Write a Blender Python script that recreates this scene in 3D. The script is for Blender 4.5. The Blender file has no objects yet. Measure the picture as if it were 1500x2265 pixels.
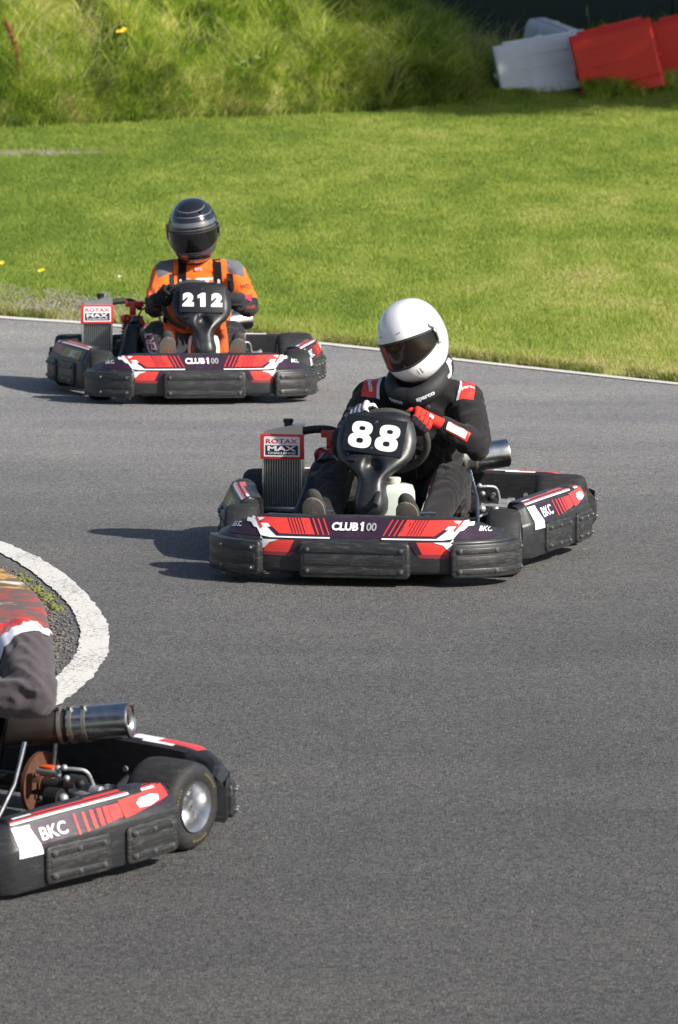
import bpy, bmesh, math, random
import numpy as np
from math import sin, cos, tan, atan, pi, radians, sqrt, exp
from mathutils import Vector, Matrix, Euler, noise
from mathutils.bvhtree import BVHTree
C = bpy.context.scene
COL = C.collection
random.seed(7)
RNG = np.random.default_rng(11)

# ------------------------------------------------------------------ camera
CF, CH = 13700.0, 2.943                       # focal length in photo pixels, eye height
CP = atan(1532.5/CF)
cam_d = bpy.data.cameras.new('camera'); cam = bpy.data.objects.new('camera', cam_d); COL.objects.link(cam)
cam.location = (0, 0, CH); cam.rotation_euler = (pi/2-CP, 0, 0)
cam_d.sensor_fit = 'VERTICAL'; cam_d.sensor_height = 36.0; cam_d.lens = CF/2265*36
cam_d.clip_start = 0.5; cam_d.clip_end = 2000
cam_d.dof.use_dof = True; cam_d.dof.focus_distance = 24.6; cam_d.dof.aperture_fstop = 11.0
C.camera = cam
C.render.engine = 'CYCLES'
C.render.resolution_x, C.render.resolution_y = 678, 1024

# ------------------------------------------------------------------ light
SUN_EL, SUN_AZ = radians(34), math.atan2(-.54, .84)     # sun high on the right, a little on the camera side
SD = Vector((cos(SUN_EL)*cos(SUN_AZ), cos(SUN_EL)*sin(SUN_AZ), sin(SUN_EL)))
W = bpy.data.worlds.new('World'); C.world = W; W.use_nodes = True
wn = W.node_tree; bg = wn.nodes['Background']
sky = wn.nodes.new('ShaderNodeTexSky'); sky.sky_type = 'NISHITA'; sky.sun_disc = False
sky.sun_elevation = SUN_EL; sky.sun_rotation = pi/2-SUN_AZ; sky.air_density = 1.0; sky.dust_density = 1.5
wn.links.new(sky.outputs[0], bg.inputs[0]); bg.inputs[1].default_value = 0.078
sl = bpy.data.lights.new('sun', 'SUN'); sl.energy = 5.0; sl.angle = radians(.55); sl.color = (1, .95, .87)
so = bpy.data.objects.new('sun', sl); COL.objects.link(so); so.rotation_euler = SD.to_track_quat('Z', 'Y').to_euler()
C.view_settings.view_transform = 'Standard'; C.view_settings.look = 'None'
C.view_settings.exposure = 0.5; C.view_settings.gamma = 1

# ------------------------------------------------------------------ materials
MATS = {}
def nd(t, k, **kw):
    n = t.nodes.new(k)
    for a, b in kw.items(): setattr(n, a, b)
    return n
def M(name, col, rough=.5, metal=0, var=.12, scale=25, bump=0, bscale=250, coat=0, spec=.5, stretch=(1,1,1), scuff=0, sheen=0, trans=0, alpha=1):
    if name in MATS: return MATS[name]
    m = bpy.data.materials.new(name); m.use_nodes = True; t = m.node_tree; b = t.nodes['Principled BSDF']
    tc = nd(t, 'ShaderNodeTexCoord'); mp = nd(t, 'ShaderNodeMapping'); mp.inputs['Scale'].default_value = stretch
    t.links.new(tc.outputs['Object'], mp.inputs[0])
    n = nd(t, 'ShaderNodeTexNoise'); n.inputs['Scale'].default_value = scale; n.inputs['Detail'].default_value = 4
    t.links.new(mp.outputs[0], n.inputs['Vector'])
    mx = nd(t, 'ShaderNodeMix', data_type='RGBA')
    c = np.array(col[:3])
    mx.inputs[6].default_value = (*(c*(1-var)), 1); mx.inputs[7].default_value = (*np.minimum(c*(1+var), 1), 1)
    t.links.new(n.outputs['Fac'], mx.inputs[0])
    out = mx.outputs[2]
    if scuff:
        mp2 = nd(t, 'ShaderNodeMapping'); mp2.inputs['Scale'].default_value = (6, 6, 45); mp2.inputs['Rotation'].default_value = (.25, .35, 0)
        t.links.new(tc.outputs['Object'], mp2.inputs[0])
        n2 = nd(t, 'ShaderNodeTexNoise'); n2.inputs['Scale'].default_value = 3; n2.inputs['Detail'].default_value = 8; n2.inputs['Roughness'].default_value = .75
        t.links.new(mp2.outputs[0], n2.inputs['Vector'])
        r = nd(t, 'ShaderNodeMapRange'); r.inputs[1].default_value = .5; r.inputs[2].default_value = .74; r.inputs[4].default_value = scuff
        t.links.new(n2.outputs['Fac'], r.inputs[0])
        m2 = nd(t, 'ShaderNodeMix', data_type='RGBA'); m2.inputs[7].default_value = (.17, .165, .155, 1)
        t.links.new(r.outputs[0], m2.inputs[0]); t.links.new(out, m2.inputs[6]); out = m2.outputs[2]
    t.links.new(out, b.inputs['Base Color'])
    rr = nd(t, 'ShaderNodeMapRange'); rr.inputs[3].default_value = max(0, rough-.08); rr.inputs[4].default_value = min(1, rough+.08)
    t.links.new(n.outputs['Fac'], rr.inputs[0]); t.links.new(rr.outputs[0], b.inputs['Roughness'])
    b.inputs['Metallic'].default_value = metal; b.inputs['Coat Weight'].default_value = coat; b.inputs['Coat Roughness'].default_value = .06
    b.inputs['Specular IOR Level'].default_value = spec; b.inputs['Sheen Weight'].default_value = sheen
    b.inputs['Transmission Weight'].default_value = trans; b.inputs['Alpha'].default_value = alpha
    if bump:
        nb = nd(t, 'ShaderNodeTexNoise'); nb.inputs['Scale'].default_value = bscale; nb.inputs['Detail'].default_value = 3
        t.links.new(mp.outputs[0], nb.inputs['Vector'])
        bn = nd(t, 'ShaderNodeBump'); bn.inputs['Strength'].default_value = min(1, bump*10); bn.inputs['Distance'].default_value = .01*bump
        t.links.new(nb.outputs['Fac'], bn.inputs['Height']); t.links.new(bn.outputs[0], b.inputs['Normal'])
    MATS[name] = m; return m

def zone_mat(name, base, zones, rough=.85, sheen=.0, coat=0, bump=.25, var=.14, spec=.3, metal=0):
    """cloth or paint whose colour zones follow signed-distance attributes stored on the mesh"""
    m = M(name, base, rough, metal, var, 18, bump, 420, coat, spec, sheen=sheen)
    t = m.node_tree; b = t.nodes['Principled BSDF']
    src = b.inputs['Base Color'].links[0].from_socket
    for at, colr in zones:
        a = nd(t, 'ShaderNodeAttribute', attribute_name=at)
        r = nd(t, 'ShaderNodeMapRange'); r.inputs[1].default_value = -.0006; r.inputs[2].default_value = .0006
        t.links.new(a.outputs['Fac'], r.inputs[0])
        x = nd(t, 'ShaderNodeMix', data_type='RGBA'); x.inputs[7].default_value = (*colr, 1)
        t.links.new(r.outputs[0], x.inputs[0]); t.links.new(src, x.inputs[6]); src = x.outputs[2]
    t.links.new(src, b.inputs['Base Color'])
    return m

BLACK = M('black_plastic', (.022, .023, .026), .42, var=.25, scuff=.28, bump=.05)
BLACKW = M('worn_black_plastic', (.022, .023, .025), .42, var=.3, scuff=.6, bump=.08)
BLACKG = M('glossy_black_plastic', (.012, .013, .016), .30, var=.2, bump=.02, scuff=.1)
RUB = M('tyre_rubber', (.016, .016, .017), .72, var=.3, bump=.1, scuff=.22)
RED = M('red_film', (.70, .050, .040), .32, var=.08, coat=.3)
REDP = M('red_paint', (.50, .02, .018), .35, coat=.3)
WHITE = M('white_film', (.80, .80, .82), .35, var=.04)
PLUM = M('dark_plum_film', (.035, .018, .035), .33, var=.3)
GREYF = M('grey_film', (.33, .33, .36), .4)
PINKF = M('pale_pink_film', (.70, .36, .38), .35)
GOLD = M('dull_yellow_film', (.35, .25, .03), .45, var=.4)
STEEL = M('steel', (.55, .55, .56), .26, 1, var=.1, bump=.01)
ALU = M('aluminium', (.62, .63, .65), .34, 1, var=.08, bump=.02)
CAST = M('cast_aluminium', (.42, .43, .44), .5, .7, var=.15, bump=.15)
TUBE = M('black_tube', (.03, .03, .033), .35, .3)
BROWNM = M('heat_tinted_pipe', (.070, .058, .053), .42, .75, var=.25)
RUST = M('rusty_disc', (.14, .060, .035), .7, .4, var=.4, bump=.1)
ORANGE = M('orange_anodised', (.75, .10, .02), .4, .2)
TANK = M('milky_plastic', (.60, .66, .58), .38, var=.06, scale=6)
DARK = M('dark_mechanical', (.012, .012, .013), .55, .2, var=.4, bump=.15)
PLATE = M('plate_black', (.008, .009, .012), .35, var=.2)
RADF = M('radiator_fins', (.16, .155, .14), .6, .4, var=.25, scale=180)

# ------------------------------------------------------------------ mesh helpers
def link(name, bm, mats, parent=None, smooth=35, recalc=True):
    if recalc: bmesh.ops.recalc_face_normals(bm, faces=bm.faces)
    me = bpy.data.meshes.new(name); bm.to_mesh(me); bm.free()
    for m in (mats if isinstance(mats, (list, tuple)) else [mats]): me.materials.append(m)
    if smooth:
        me.polygons.foreach_set('use_smooth', [True]*len(me.polygons)); me.set_sharp_from_angle(angle=radians(smooth))
    o = bpy.data.objects.new(name, me); COL.objects.link(o)
    if parent: o.parent = parent
    return o
def empty(name, loc=(0,0,0)):
    o = bpy.data.objects.new(name, None); COL.objects.link(o); o.location = loc; o.empty_display_size = .2; return o
def tag(o, label=None, cat=None, group=None, kind=None):
    if label: o['label'] = label
    if cat: o['category'] = cat
    if group: o['group'] = group
    if kind: o['kind'] = kind
    return o
V = Vector
def basis(d):
    d = V(d).normalized(); a = V((0,0,1)) if abs(d.z) < .9 else V((1,0,0))
    u = d.cross(a).normalized(); return u, d.cross(u).normalized()
def box(bm, c, s, rot=(0,0,0), bev=0, mi=0, mat=None):
    g = bmesh.ops.create_cube(bm, size=1); vs = g['verts']
    Mx = (mat if mat is not None else Matrix.Translation(V(c)) @ Euler(rot).to_matrix().to_4x4()) @ Matrix.Diagonal((*s, 1))
    bmesh.ops.transform(bm, matrix=Mx, verts=vs)
    fs = list({f for v in vs for f in v.link_faces})
    for f in fs: f.material_index = mi
    if bev:
        es = list({e for v in vs for e in v.link_edges})
        r = bmesh.ops.bevel(bm, geom=es, offset=bev, segments=2, profile=.6, affect='EDGES')
        for f in r['faces']: f.material_index = mi
    return vs
def lathe(bm, p0, axis, prof, seg=28, mi=0, cap=True, mis=None):
    """prof: list of (distance along axis, radius)"""
    u, w = basis(axis); a = V(axis).normalized(); p0 = V(p0); rings = []
    for d, r in prof:
        rings.append([bm.verts.new(p0+a*d+(u*cos(2*pi*k/seg)+w*sin(2*pi*k/seg))*r) for k in range(seg)])
    for i in range(len(rings)-1):
        for k in range(seg):
            f = bm.faces.new((rings[i][k], rings[i][(k+1)%seg], rings[i+1][(k+1)%seg], rings[i+1][k])); f.material_index = mis[i] if mis else mi
    if cap:
        for r in (rings[0], rings[-1]):
            try: f = bm.faces.new(r); f.material_index = mi
            except ValueError: pass
def tube(bm, pts, r, seg=10, mi=0, closed=False, cap=True):
    pts = [V(p) for p in pts]; n = len(pts); rs = r if isinstance(r, (list, tuple)) else [r]*n
    rings = []; up = None
    for i in range(n):
        d = (pts[(i+1) % n]-pts[i-1]) if closed else (pts[min(i+1, n-1)]-pts[max(i-1, 0)])
        d.normalize()
        if up is None: up = basis(d)[0]
        u = (up-d*up.dot(d)).normalized(); w = d.cross(u); up = u
        rings.append([bm.verts.new(pts[i]+(u*cos(2*pi*k/seg)+w*sin(2*pi*k/seg))*rs[i]) for k in range(seg)])
    for i in range(n if closed else n-1):
        a, b = rings[i], rings[(i+1) % n]
        for k in range(seg):
            f = bm.faces.new((a[k], a[(k+1)%seg], b[(k+1)%seg], b[k])); f.material_index = mi
    if cap and not closed:
        for q in (rings[0], rings[-1]): bm.faces.new(q).material_index = mi
def smooth_path(pts, it=2):
    for _ in range(it):
        o = [pts[0]]
        for a, b in zip(pts[:-1], pts[1:]):
            o.append(tuple(.75*x+.25*y for x, y in zip(a, b))); o.append(tuple(.25*x+.75*y for x, y in zip(a, b)))
        o.append(pts[-1]); pts = o
    return pts
def loft(bm, secs, mi=0, mif=None, cap=True, closed=True):
    rings = [[bm.verts.new(p) for p in s] for s in secs]; n = len(secs[0])
    for i in range(len(rings)-1):
        for j in range(n if closed else n-1):
            f = bm.faces.new((rings[i][j], rings[i][(j+1) % n], rings[i+1][(j+1) % n], rings[i+1][j]))
            f.material_index = mif(i, j) if mif else mi
    if cap and closed:
        for r in (rings[0], rings[-1]): bm.faces.new(r).material_index = mi
def sphere(bm, c, r, rot=None, sub=3, mi=0):
    r = r if isinstance(r, (tuple, list)) else (r, r, r)
    g = bmesh.ops.create_icosphere(bm, subdivisions=sub, radius=1)
    Mx = Matrix.Translation(V(c)) @ (rot.to_4x4() if rot is not None else Matrix.Identity(4)) @ Matrix.Diagonal((*r, 1))
    bmesh.ops.transform(bm, matrix=Mx, verts=g['verts'])
    for v in g['verts']:
        for f in v.link_faces: f.material_index = mi
def capsule(bm, p0, p1, r0, r1, seg=20):
    p0, p1 = V(p0), V(p1); d = p1-p0; L = d.length; prof = [(-r0*.999, r0*.03)]
    for k in range(1, 6): a = pi/2*(1-k/6); prof.append((-r0*sin(a), r0*cos(a)))
    prof.append((0, r0)); 
    for k in range(1, 4): prof.append((L*k/4, r0+(r1-r0)*k/4))
    prof.append((L, r1))
    for k in range(1, 6): a = pi/2*k/6; prof.append((L+r1*sin(a), r1*cos(a)))
    prof.append((L+r1*.999, r1*.03)); lathe(bm, p0, d, prof, seg)

def spine_fn(pts):
    """plan polyline (x, y) -> function s in metres -> point, outward normal (right-hand side of the direction)"""
    P = [V(p) for p in pts]; L = [0]
    for a, b in zip(P[:-1], P[1:]): L.append(L[-1]+(b-a).length)
    N = []
    for i in range(len(P)):
        d = (P[min(i+1, len(P)-1)]-P[max(i-1, 0)]).normalized(); N.append(V((d.y, -d.x)))
    def f(s):
        s = min(max(s, 0), L[-1])
        for i in range(len(P)-1):
            if s <= L[i+1]+1e-9:
                t = (s-L[i])/max(1e-9, L[i+1]-L[i]); return P[i].lerp(P[i+1], t), N[i].lerp(N[i+1], t).normalized()
    f.L = L[-1]; return f
def pad(bm, f, s0, s1, z0, z1, o0, o1, n=26, rc=.02, e=.007, mi=0):
    """rounded plate that follows a spine"""
    zc, hh = (z0+z1)/2, (z1-z0)/2; secs = []
    for k in range(n+1):
        t = k/n; t = .5-.5*cos(pi*t); s = s0+(s1-s0)*t; d = min(s-s0, s1-s)
        h = hh-(rc-sqrt(max(0, rc*rc-(rc-d)**2)) if d < rc else 0)
        oo = o1-(e-sqrt(max(0, e*e-(e-d)**2)) if d < e else 0)
        p, nn = f(s); q = lambda o, z: V((p.x+nn.x*o, p.y+nn.y*o, z))
        secs.append([q(o0, zc-h), q(oo-e, zc-h), q(oo-e*.3, zc-h+e*.3), q(oo, zc-h+e), q(oo, zc+h-e), q(oo-e*.3, zc+h-e*.3), q(oo-e, zc+h), q(o0, zc+h)])
    loft(bm, secs, mi)
def bolt(bm, f, s, z, o, mi=1, r=.0058):
    p, nn = f(s); lathe(bm, (p.x+nn.x*(o-.003), p.y+nn.y*(o-.003), z), (nn.x, nn.y, 0), [(0, r*1.5), (.0035, r*1.4), (.004, r), (.007, r*.7)], 10, mi)
def grill_pad(name, f, s0, s1, z0, z1, o0, o1, parent, nb=2):
    bm = bmesh.new(); pad(bm, f, s0, s1, z0, z1, o0, o1, rc=.018)
    w = s1-s0; h = z1-z0; a, b = s0+.018, s1-.018
    for zc in (z0+h*.20, z1-h*.20):
        pad(bm, f, a, b, zc-h*.085, zc+h*.085, o1-.003, o1+.0045, rc=h*.08, e=.003)
    pad(bm, f, a, b, z0+h*.36, z1-h*.36, o1-.003, o1+.0016, rc=.006, e=.0015)
    for zc in (z0+h*.20, z1-h*.20):
        for k in range(nb): bolt(bm, f, a+.014+(b-a-.028)*k/(nb-1), zc, o1+.007)
    return link(name, bm, [BLACKW, M('dull_bolt', (.16,.16,.165), .45, .7)], parent)

# ------------------------------------------------------------------ flat artwork laid on surfaces
_txt = {}
def text2d(s, size=1, bold=0, shear=0, xs=1, space=1):
    key = (s, bold, shear, space)
    if key not in _txt:
        cu = bpy.data.curves.new('lettering', 'FONT'); cu.body = s; cu.size = 1; cu.offset = bold; cu.shear = shear
        cu.resolution_u = 5; cu.align_x = 'CENTER'; cu.align_y = 'CENTER'; cu.space_character = space; cu.fill_mode = 'FRONT'
        o = bpy.data.objects.new('lettering', cu); COL.objects.link(o)
        dg = bpy.context.evaluated_depsgraph_get(); me = bpy.data.meshes.new_from_object(o.evaluated_get(dg))
        v = np.array([q.co[:2] for q in me.vertices]); fs = [tuple(p.vertices) for p in me.polygons]
        bpy.data.objects.remove(o); bpy.data.curves.remove(cu); bpy.data.meshes.remove(me)
        c = (v.min(0)+v.max(0))/2; h = v[:, 1].max()-v[:, 1].min(); _txt[key] = ((v-c)/h, fs)
    v, fs = _txt[key]
    return [(x*size*xs, y*size) for x, y in v], fs           # size = height of the letters
def one(size, xs=1.0):
    return [(x*size*xs, y*size) for x, y in ((-.17,-.5),(.20,-.5),(.20,.5),(-.04,.5),(-.36,.32),(-.36,.10),(-.17,.19))], [tuple(range(7))]
def poly2d(*pts): return list(pts), [tuple(range(len(pts)))]
def rot2(g, a, dx=0, dy=0):
    v, f = g; c, s = cos(a), sin(a); return [(x*c-y*s+dx, x*s+y*c+dy) for x, y in v], f
def decal(bm, bvh, g, o, u, v, n, mi, step=.02, off=.0012, maxd=1.0):
    """project flat artwork g along n on to the surface in bvh and add it to bm"""
    o, u, v, n = V(o), V(u).normalized(), V(v).normalized(), V(n).normalized()
    b = bmesh.new(); vs = [b.verts.new((x, y, 0)) for x, y in g[0]]
    for f in g[1]:
        try: b.faces.new([vs[i] for i in f])
        except ValueError: pass
    xs = [p[0] for p in g[0]]; ys = [p[1] for p in g[0]]
    for ax, lo, hi in ((0, min(xs), max(xs)), (1, min(ys), max(ys))):
        k = math.ceil(lo/step)
        while k*step < hi:
            co = [0, 0, 0]; co[ax] = k*step; no = [0, 0, 0]; no[ax] = 1
            bmesh.ops.bisect_plane(b, geom=b.verts[:]+b.edges[:]+b.faces[:], plane_co=co, plane_no=no, dist=1e-6); k += 1
    mp = {}
    for q in b.verts:
        p = o+u*q.co.x+v*q.co.y
        h = bvh.ray_cast(p-n*.0, n, maxd)
        if h[0] is not None:
            nn = h[1] if h[1].dot(n) < 0 else -h[1]
            mp[q] = bm.verts.new(h[0]+nn*off-n*off*.3)
    for f in b.faces:
        if all(q in mp for q in f.verts):
            ps = [mp[q].co for q in f.verts]
            if max((a-c).length for a in ps for c in ps) < step*5:
                try: nf = bm.faces.new([mp[q] for q in f.verts]); nf.material_index = mi
                except ValueError: pass
    b.free()
def bvh_of(bm): bm.normal_update(); bm.faces.ensure_lookup_table(); return BVHTree.FromBMesh(bm)

# ------------------------------------------------------------------ kart (local: x to the driver's left, y backwards, z up; front axle at y = 0)
def mirror(bm):
    for v in bm.verts: v.co.x *= -1
    bmesh.ops.reverse_faces(bm, faces=bm.faces)
half = [(0,-.41),(.20,-.41),(.32,-.40),(.415,-.372),(.49,-.325),(.545,-.265),(.570,-.20),(.579,-.14)]
BSP = spine_fn(smooth_path([(-x, y) for x, y in half[:0:-1]]+half, 2))
def s_at_x(f, x):
    lo, hi = 0, f.L
    for _ in range(40):
        m = (lo+hi)/2
        if f(m)[0].x < x: lo = m
        else: hi = m
    return lo
def ip(x, xs, ys): return float(np.interp(x, xs, ys))
def front_bumper(root):
    bm = bmesh.new(); secs = []; n = 72
    for k in range(n+1):
        s = BSP.L*k/n; p, nn = BSP(s); ax = abs(p.x)
        zt = ip(ax, [0,.40,.52,.605], [.257,.257,.232,.188]); zl = min(.174, zt-.014); Wd = ip(ax, [0,.45,.605], [.19,.17,.10]); k2 = ip(ax, [0,.45,.605], [1, .9, .55])
        prof = [(-Wd,.06),(-.05,.046),(-.012,.048),(-.003,.055),(0,.066),(0,zl-.006),(-.003,zl),(-.008,zl+.004),(-.075*k2,zt-.004),(-.083*k2,zt),(-.094*k2,zt+.003),(-.13*k2,zt+.003),(-Wd+.012,zt-.003),(-Wd+.003,zt-.012),(-Wd,zt-.03)]
        secs.append([V((p.x+nn.x*o, p.y+nn.y*o, z)) for o, z in prof])
    loft(bm, secs, 0, lambda i, j: 0)
    bv = bvh_of(bm)
    U, Z, N = (1,0,0), (0,0,1), (0,1,0)
    zm = lambda z: .178+(z-.192)*1.22 if z > .190 else .172-(.1885-z)*.85
    def D(g, mi, lay=1):
        g = ([(x, zm(y)) for x, y in g[0]], g[1]) if len(g[1]) < 2 else ([(x, y-.005) for x, y in g[0]], g[1])
        decal(bm, bv, g, (0,-.7,0), U, Z, N, mi, .02, .0012*lay)
    D(poly2d((-.52,.196),(.52,.196),(.465,.246),(.40,.252),(-.40,.252),(-.47,.246)), 1, 1)
    for sg in (1, -1):
        m = lambda pts: poly2d(*[(sg*x, y) for x, y in pts])
        D(m([(.205,.2505),(.385,.2505),(.375,.228),(.33,.222),(.30,.2045),(.205,.2045)]), 2, 2)
        D(m([(.12,.2045),(.135,.2045),(.205,.2505),(.205,.2045)]) if 0 else m([(.16,.2045),(.205,.2045),(.205,.2505),(.19,.2505)]), 2, 2)
        for i in range(5):
            x = .178-.0165*i-.0006*i*i; w = .0066-.0004*i
            D(m([(x,.2035),(x+w,.2035),(x+w+.030,.2505),(x+.030,.2505)]), 2, 2)
        for i in range(5):
            x = .196+.012*i
            D(m([(x,.2065),(x+.003,.2065),(x+.030,.2505),(x+.027,.2505)]), 1, 3)
        D(m([(.10,.1965),(.31,.1965),(.352,.222),(.338,.222),(.348,.232),(.395,.232),(.365,.2475),(.47,.2475),(.495,.236),(.42,.232),(.405,.220),(.392,.218),(.372,.1965),(.50,.1965),(.50,.1925),(.365,.1925),(.10,.1925)][:13]+[(.335,.1925),(.10,.1925)]), 3, 3)
        D(m([(.395,.2475),(.405,.2475),(.375,.215),(.368,.222)]), 2, 4)
        D(m([(.205,.1885),(.345,.1885),(.36,.135),(.235,.135)]), 2, 1)
        D(m([(.205,.1885),(.235,.1885),(.258,.135),(.235,.135)]), 1, 2)
        D(m([(.300,.1885),(.362,.1885),(.372,.1965),(.378,.135),(.350,.158),(.335,.178)]), 3, 2)
        D(m([(.235,.135),(.36,.135),(.362,.118),(.25,.118)]), 5, 1)
        D(rot2(text2d('BKC', .017, .012), -.12*sg, sg*.482, .219), 3, 3)
    D(rot2(text2d('CLUB', .029, .045, xs=1.12), 0, -.046, .2265), 3, 4)
    D(rot2(one(.026, .95), 0, .021, .2285), 7, 4)
    D(rot2(text2d('00', .028, .02, xs=1.05), 0, .056, .2265), 6, 4)
    fb = link('front_bumper', bm, [BLACK, PLUM, RED, WHITE, PINKF, M('faded_red_film', (.22,.035,.045), .45), GREYF, M('blush_film', (.78,.66,.68), .35)], root, 40)
    c = BSP.L/2
    grill_pad('bumper_pad', BSP, c-.212, c+.212, .034, .170, -.01, .030, fb)
    for a, b in ((.362,.577),(-.577,-.362)):
        grill_pad('bumper_pad', BSP, s_at_x(BSP, a), s_at_x(BSP, b), .038, .168, -.01, .034, fb, 3)
    return fb
PSP = spine_fn(smooth_path([(.560,.205),(.600,.235),(.622,.31),(.655,.43),(.688,.55),(.715,.67),(.733,.78),(.740,.85),(.737,.895)], 2))
def side_pod(root, sg):
    bm = bmesh.new(); secs = []; n = 40
    for k in range(n+1):
        s = PSP.L*k/n; p, nn = PSP(s); t = k/n; dz = .012*t+.006*sin(pi*t)
        e = ip(t, [0,.03,.08,.9,.97,1], [.25,.12,0,0,.1,.3]); w = ip(t, [0,.1,.7,.82,.95,1], [.10,.125,.13,.075,.05,.04])
        f = lambda o, z: (o, .045+(z-.045)*(1-e*.25))
        prof = [(-w,.055),(-.025,.036),(-.006,.038),(0,.048),(0,.166),(-.002,.176),(-.006,.181),(-.036,.236),(-.040,.242),(-.047,.247),(-.056,.2495),(-.066,.2505),(-.078,.251),(-.090,.2505),(-w+.004,.247),(-w-.004,.236),(-w-.006,.20)]
        if w < .1: prof = [(max(o, -w-.006) if i < 14 else o, z) for i, (o, z) in enumerate(prof)]
        secs.append([V((p.x+nn.x*o, p.y+nn.y*o, f(o, z)[1]+dz)) for o, z in prof])
    def mif(i, j):
        t = i/n
        if t < .06 or t > .97: return 0
        if j == 8: return 3 if t < .9 else 2
        if j in (9,): return 2
        if j == 11 and t > .12: return 2 if t > .2 else 3
        if j in (12,) and t > .5: return 2
        return 0
    loft(bm, secs, 0, mif)
    # the hump in front of the rear tyre
    if sg < 0: mirror(bm)
    bv = bvh_of(bm)
    def D(g, mi, lay=1): decal(bm, bv, g, (sg*1.0, 0, 0), (0,1,0), (0,0,1), (-sg,0,0), mi, .02, .0012*lay, 1.2)
    fx = 1 if sg > 0 else -1
    D(poly2d((.255,.192),(.90,.205),(.88,.252),(.255,.238)), 1, 1)
    if sg > 0:
        D(poly2d((.248,.150),(.335,.150),(.318,.238),(.258,.236)), 3, 2)
        D(poly2d((.330,.176),(.452,.186),(.445,.236),(.316,.232)), 1, 3)
        D(rot2(text2d('BKC', .036, .02, shear=.15, xs=1.1), .06, .388, .2085), 3, 4)
        for i in range(7):
            x = .470+.033*i-.0012*i*i; w = .008+.0030*i
            D(poly2d((x,.182+.003*i),(x+w,.183+.003*i),(x+w+.008,.240),(x+.008,.240)), 2, 2)
        D(poly2d((.655,.196),(.675,.197),(.865,.222),(.86,.256),(.655,.246)), 2, 3)
        D(poly2d((.725,.213),(.77,.211),(.815,.220),(.82,.234),(.79,.241),(.74,.238),(.72,.228)), 3, 4)
    else:
        D(poly2d((.30,.188),(.60,.196),(.58,.240),(.30,.232)), 4, 2)
        D(rot2(text2d('BKC', .032, .02, xs=-1.1), 0, .42, .213), 3, 3)
        D(poly2d((.60,.200),(.86,.212),(.85,.25),(.60,.242)), 2, 2)
        for i in range(5): D(poly2d((.62+.045*i,.200),(.634+.045*i,.200),(.64+.045*i,.246),(.626+.045*i,.246)), 1, 3)
    sp = link('side_pod', bm, [BLACK, PLUM, RED, WHITE, GOLD], root, 40)
    def mir(o):
        if sg < 0:
            b = bmesh.new(); b.from_mesh(o.data); mirror(b); b.to_mesh(o.data); b.free()
    for a, b in ((.155,.41),(.475,.70)):
        o = grill_pad('pod_pad', PSP, a, b, .052, .170, -.012, .012, sp, 3); mir(o)
    bm = bmesh.new(); sphere(bm, (.650,.76,.235), (.05,.095,.035), sub=3); o = link('pod_hump', bm, BLACK, sp); mir(o)
    bm = bmesh.new(); box(bm, (.50,.30,.13), (.14,.03,.03)); box(bm, (.52,.78,.13), (.2,.03,.03)); tube(bm, [(.38,.3,.09),(.50,.32,.10),(.55,.40,.10),(.58,.70,.10),(.50,.78,.09),(.36,.79,.09)], .011)
    o = link('nerf_bar', bm, TUBE, root); mir(o)
def rear_bumper(root):
    hp = [(0,1.375),(.30,1.372),(.50,1.355),(.62,1.32),(.69,1.26),(.722,1.18)]
    f = spine_fn(smooth_path(hp[::-1]+[(-x, y) for x, y in hp[1:]], 2)); bm = bmesh.new(); secs = []; n = 60
    for k in range(n+1):
        s = f.L*k/n; p, nn = f(s); ax = abs(p.x); w = ip(ax, [0,.55,.72], [.11,.10,.05]); zt = ip(ax, [0,.55,.68,.722], [.265,.262,.235,.21])
        prof = [(-w,.09),(-.04,.065),(-.008,.062),(0,.075),(0,.20),(-.004,zt-.035),(-.025,zt-.008),(-.035,zt-.002),(-.05,zt),(-w+.02,zt),(-w+.008,zt-.003),(-w,zt-.012)]
        secs.append([V((p.x+nn.x*o, p.y+nn.y*o, z)) for o, z in prof])
    def mif(i, j):
        x = f(f.L*i/n)[0].x
        if j in (6,7,8):
            a = abs(x)
            return 2 if .30 < a < .42 else (1 if .16 < a < .60 else 0)
        if j == 9: return 2 if .36 < abs(x) < .5 else 0
        return 0
    loft(bm, secs, 0, mif)
    rb = link('rear_bumper', bm, [BLACK, RED, WHITE], root, 40)
    for a, b in ((.02,.115),(f.L-.115,f.L-.02)): grill_pad('bumper_pad', f, a, b, .07, .18, -.01, .014, rb, 2)
    for x in (-.3,.3):
        bm = bmesh.new(); tube(bm, [(x*.9,.98,.08),(x,1.15,.10),(x,1.29,.15)], .014); link('bumper_bracket', bm, TUBE, rb)
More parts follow.
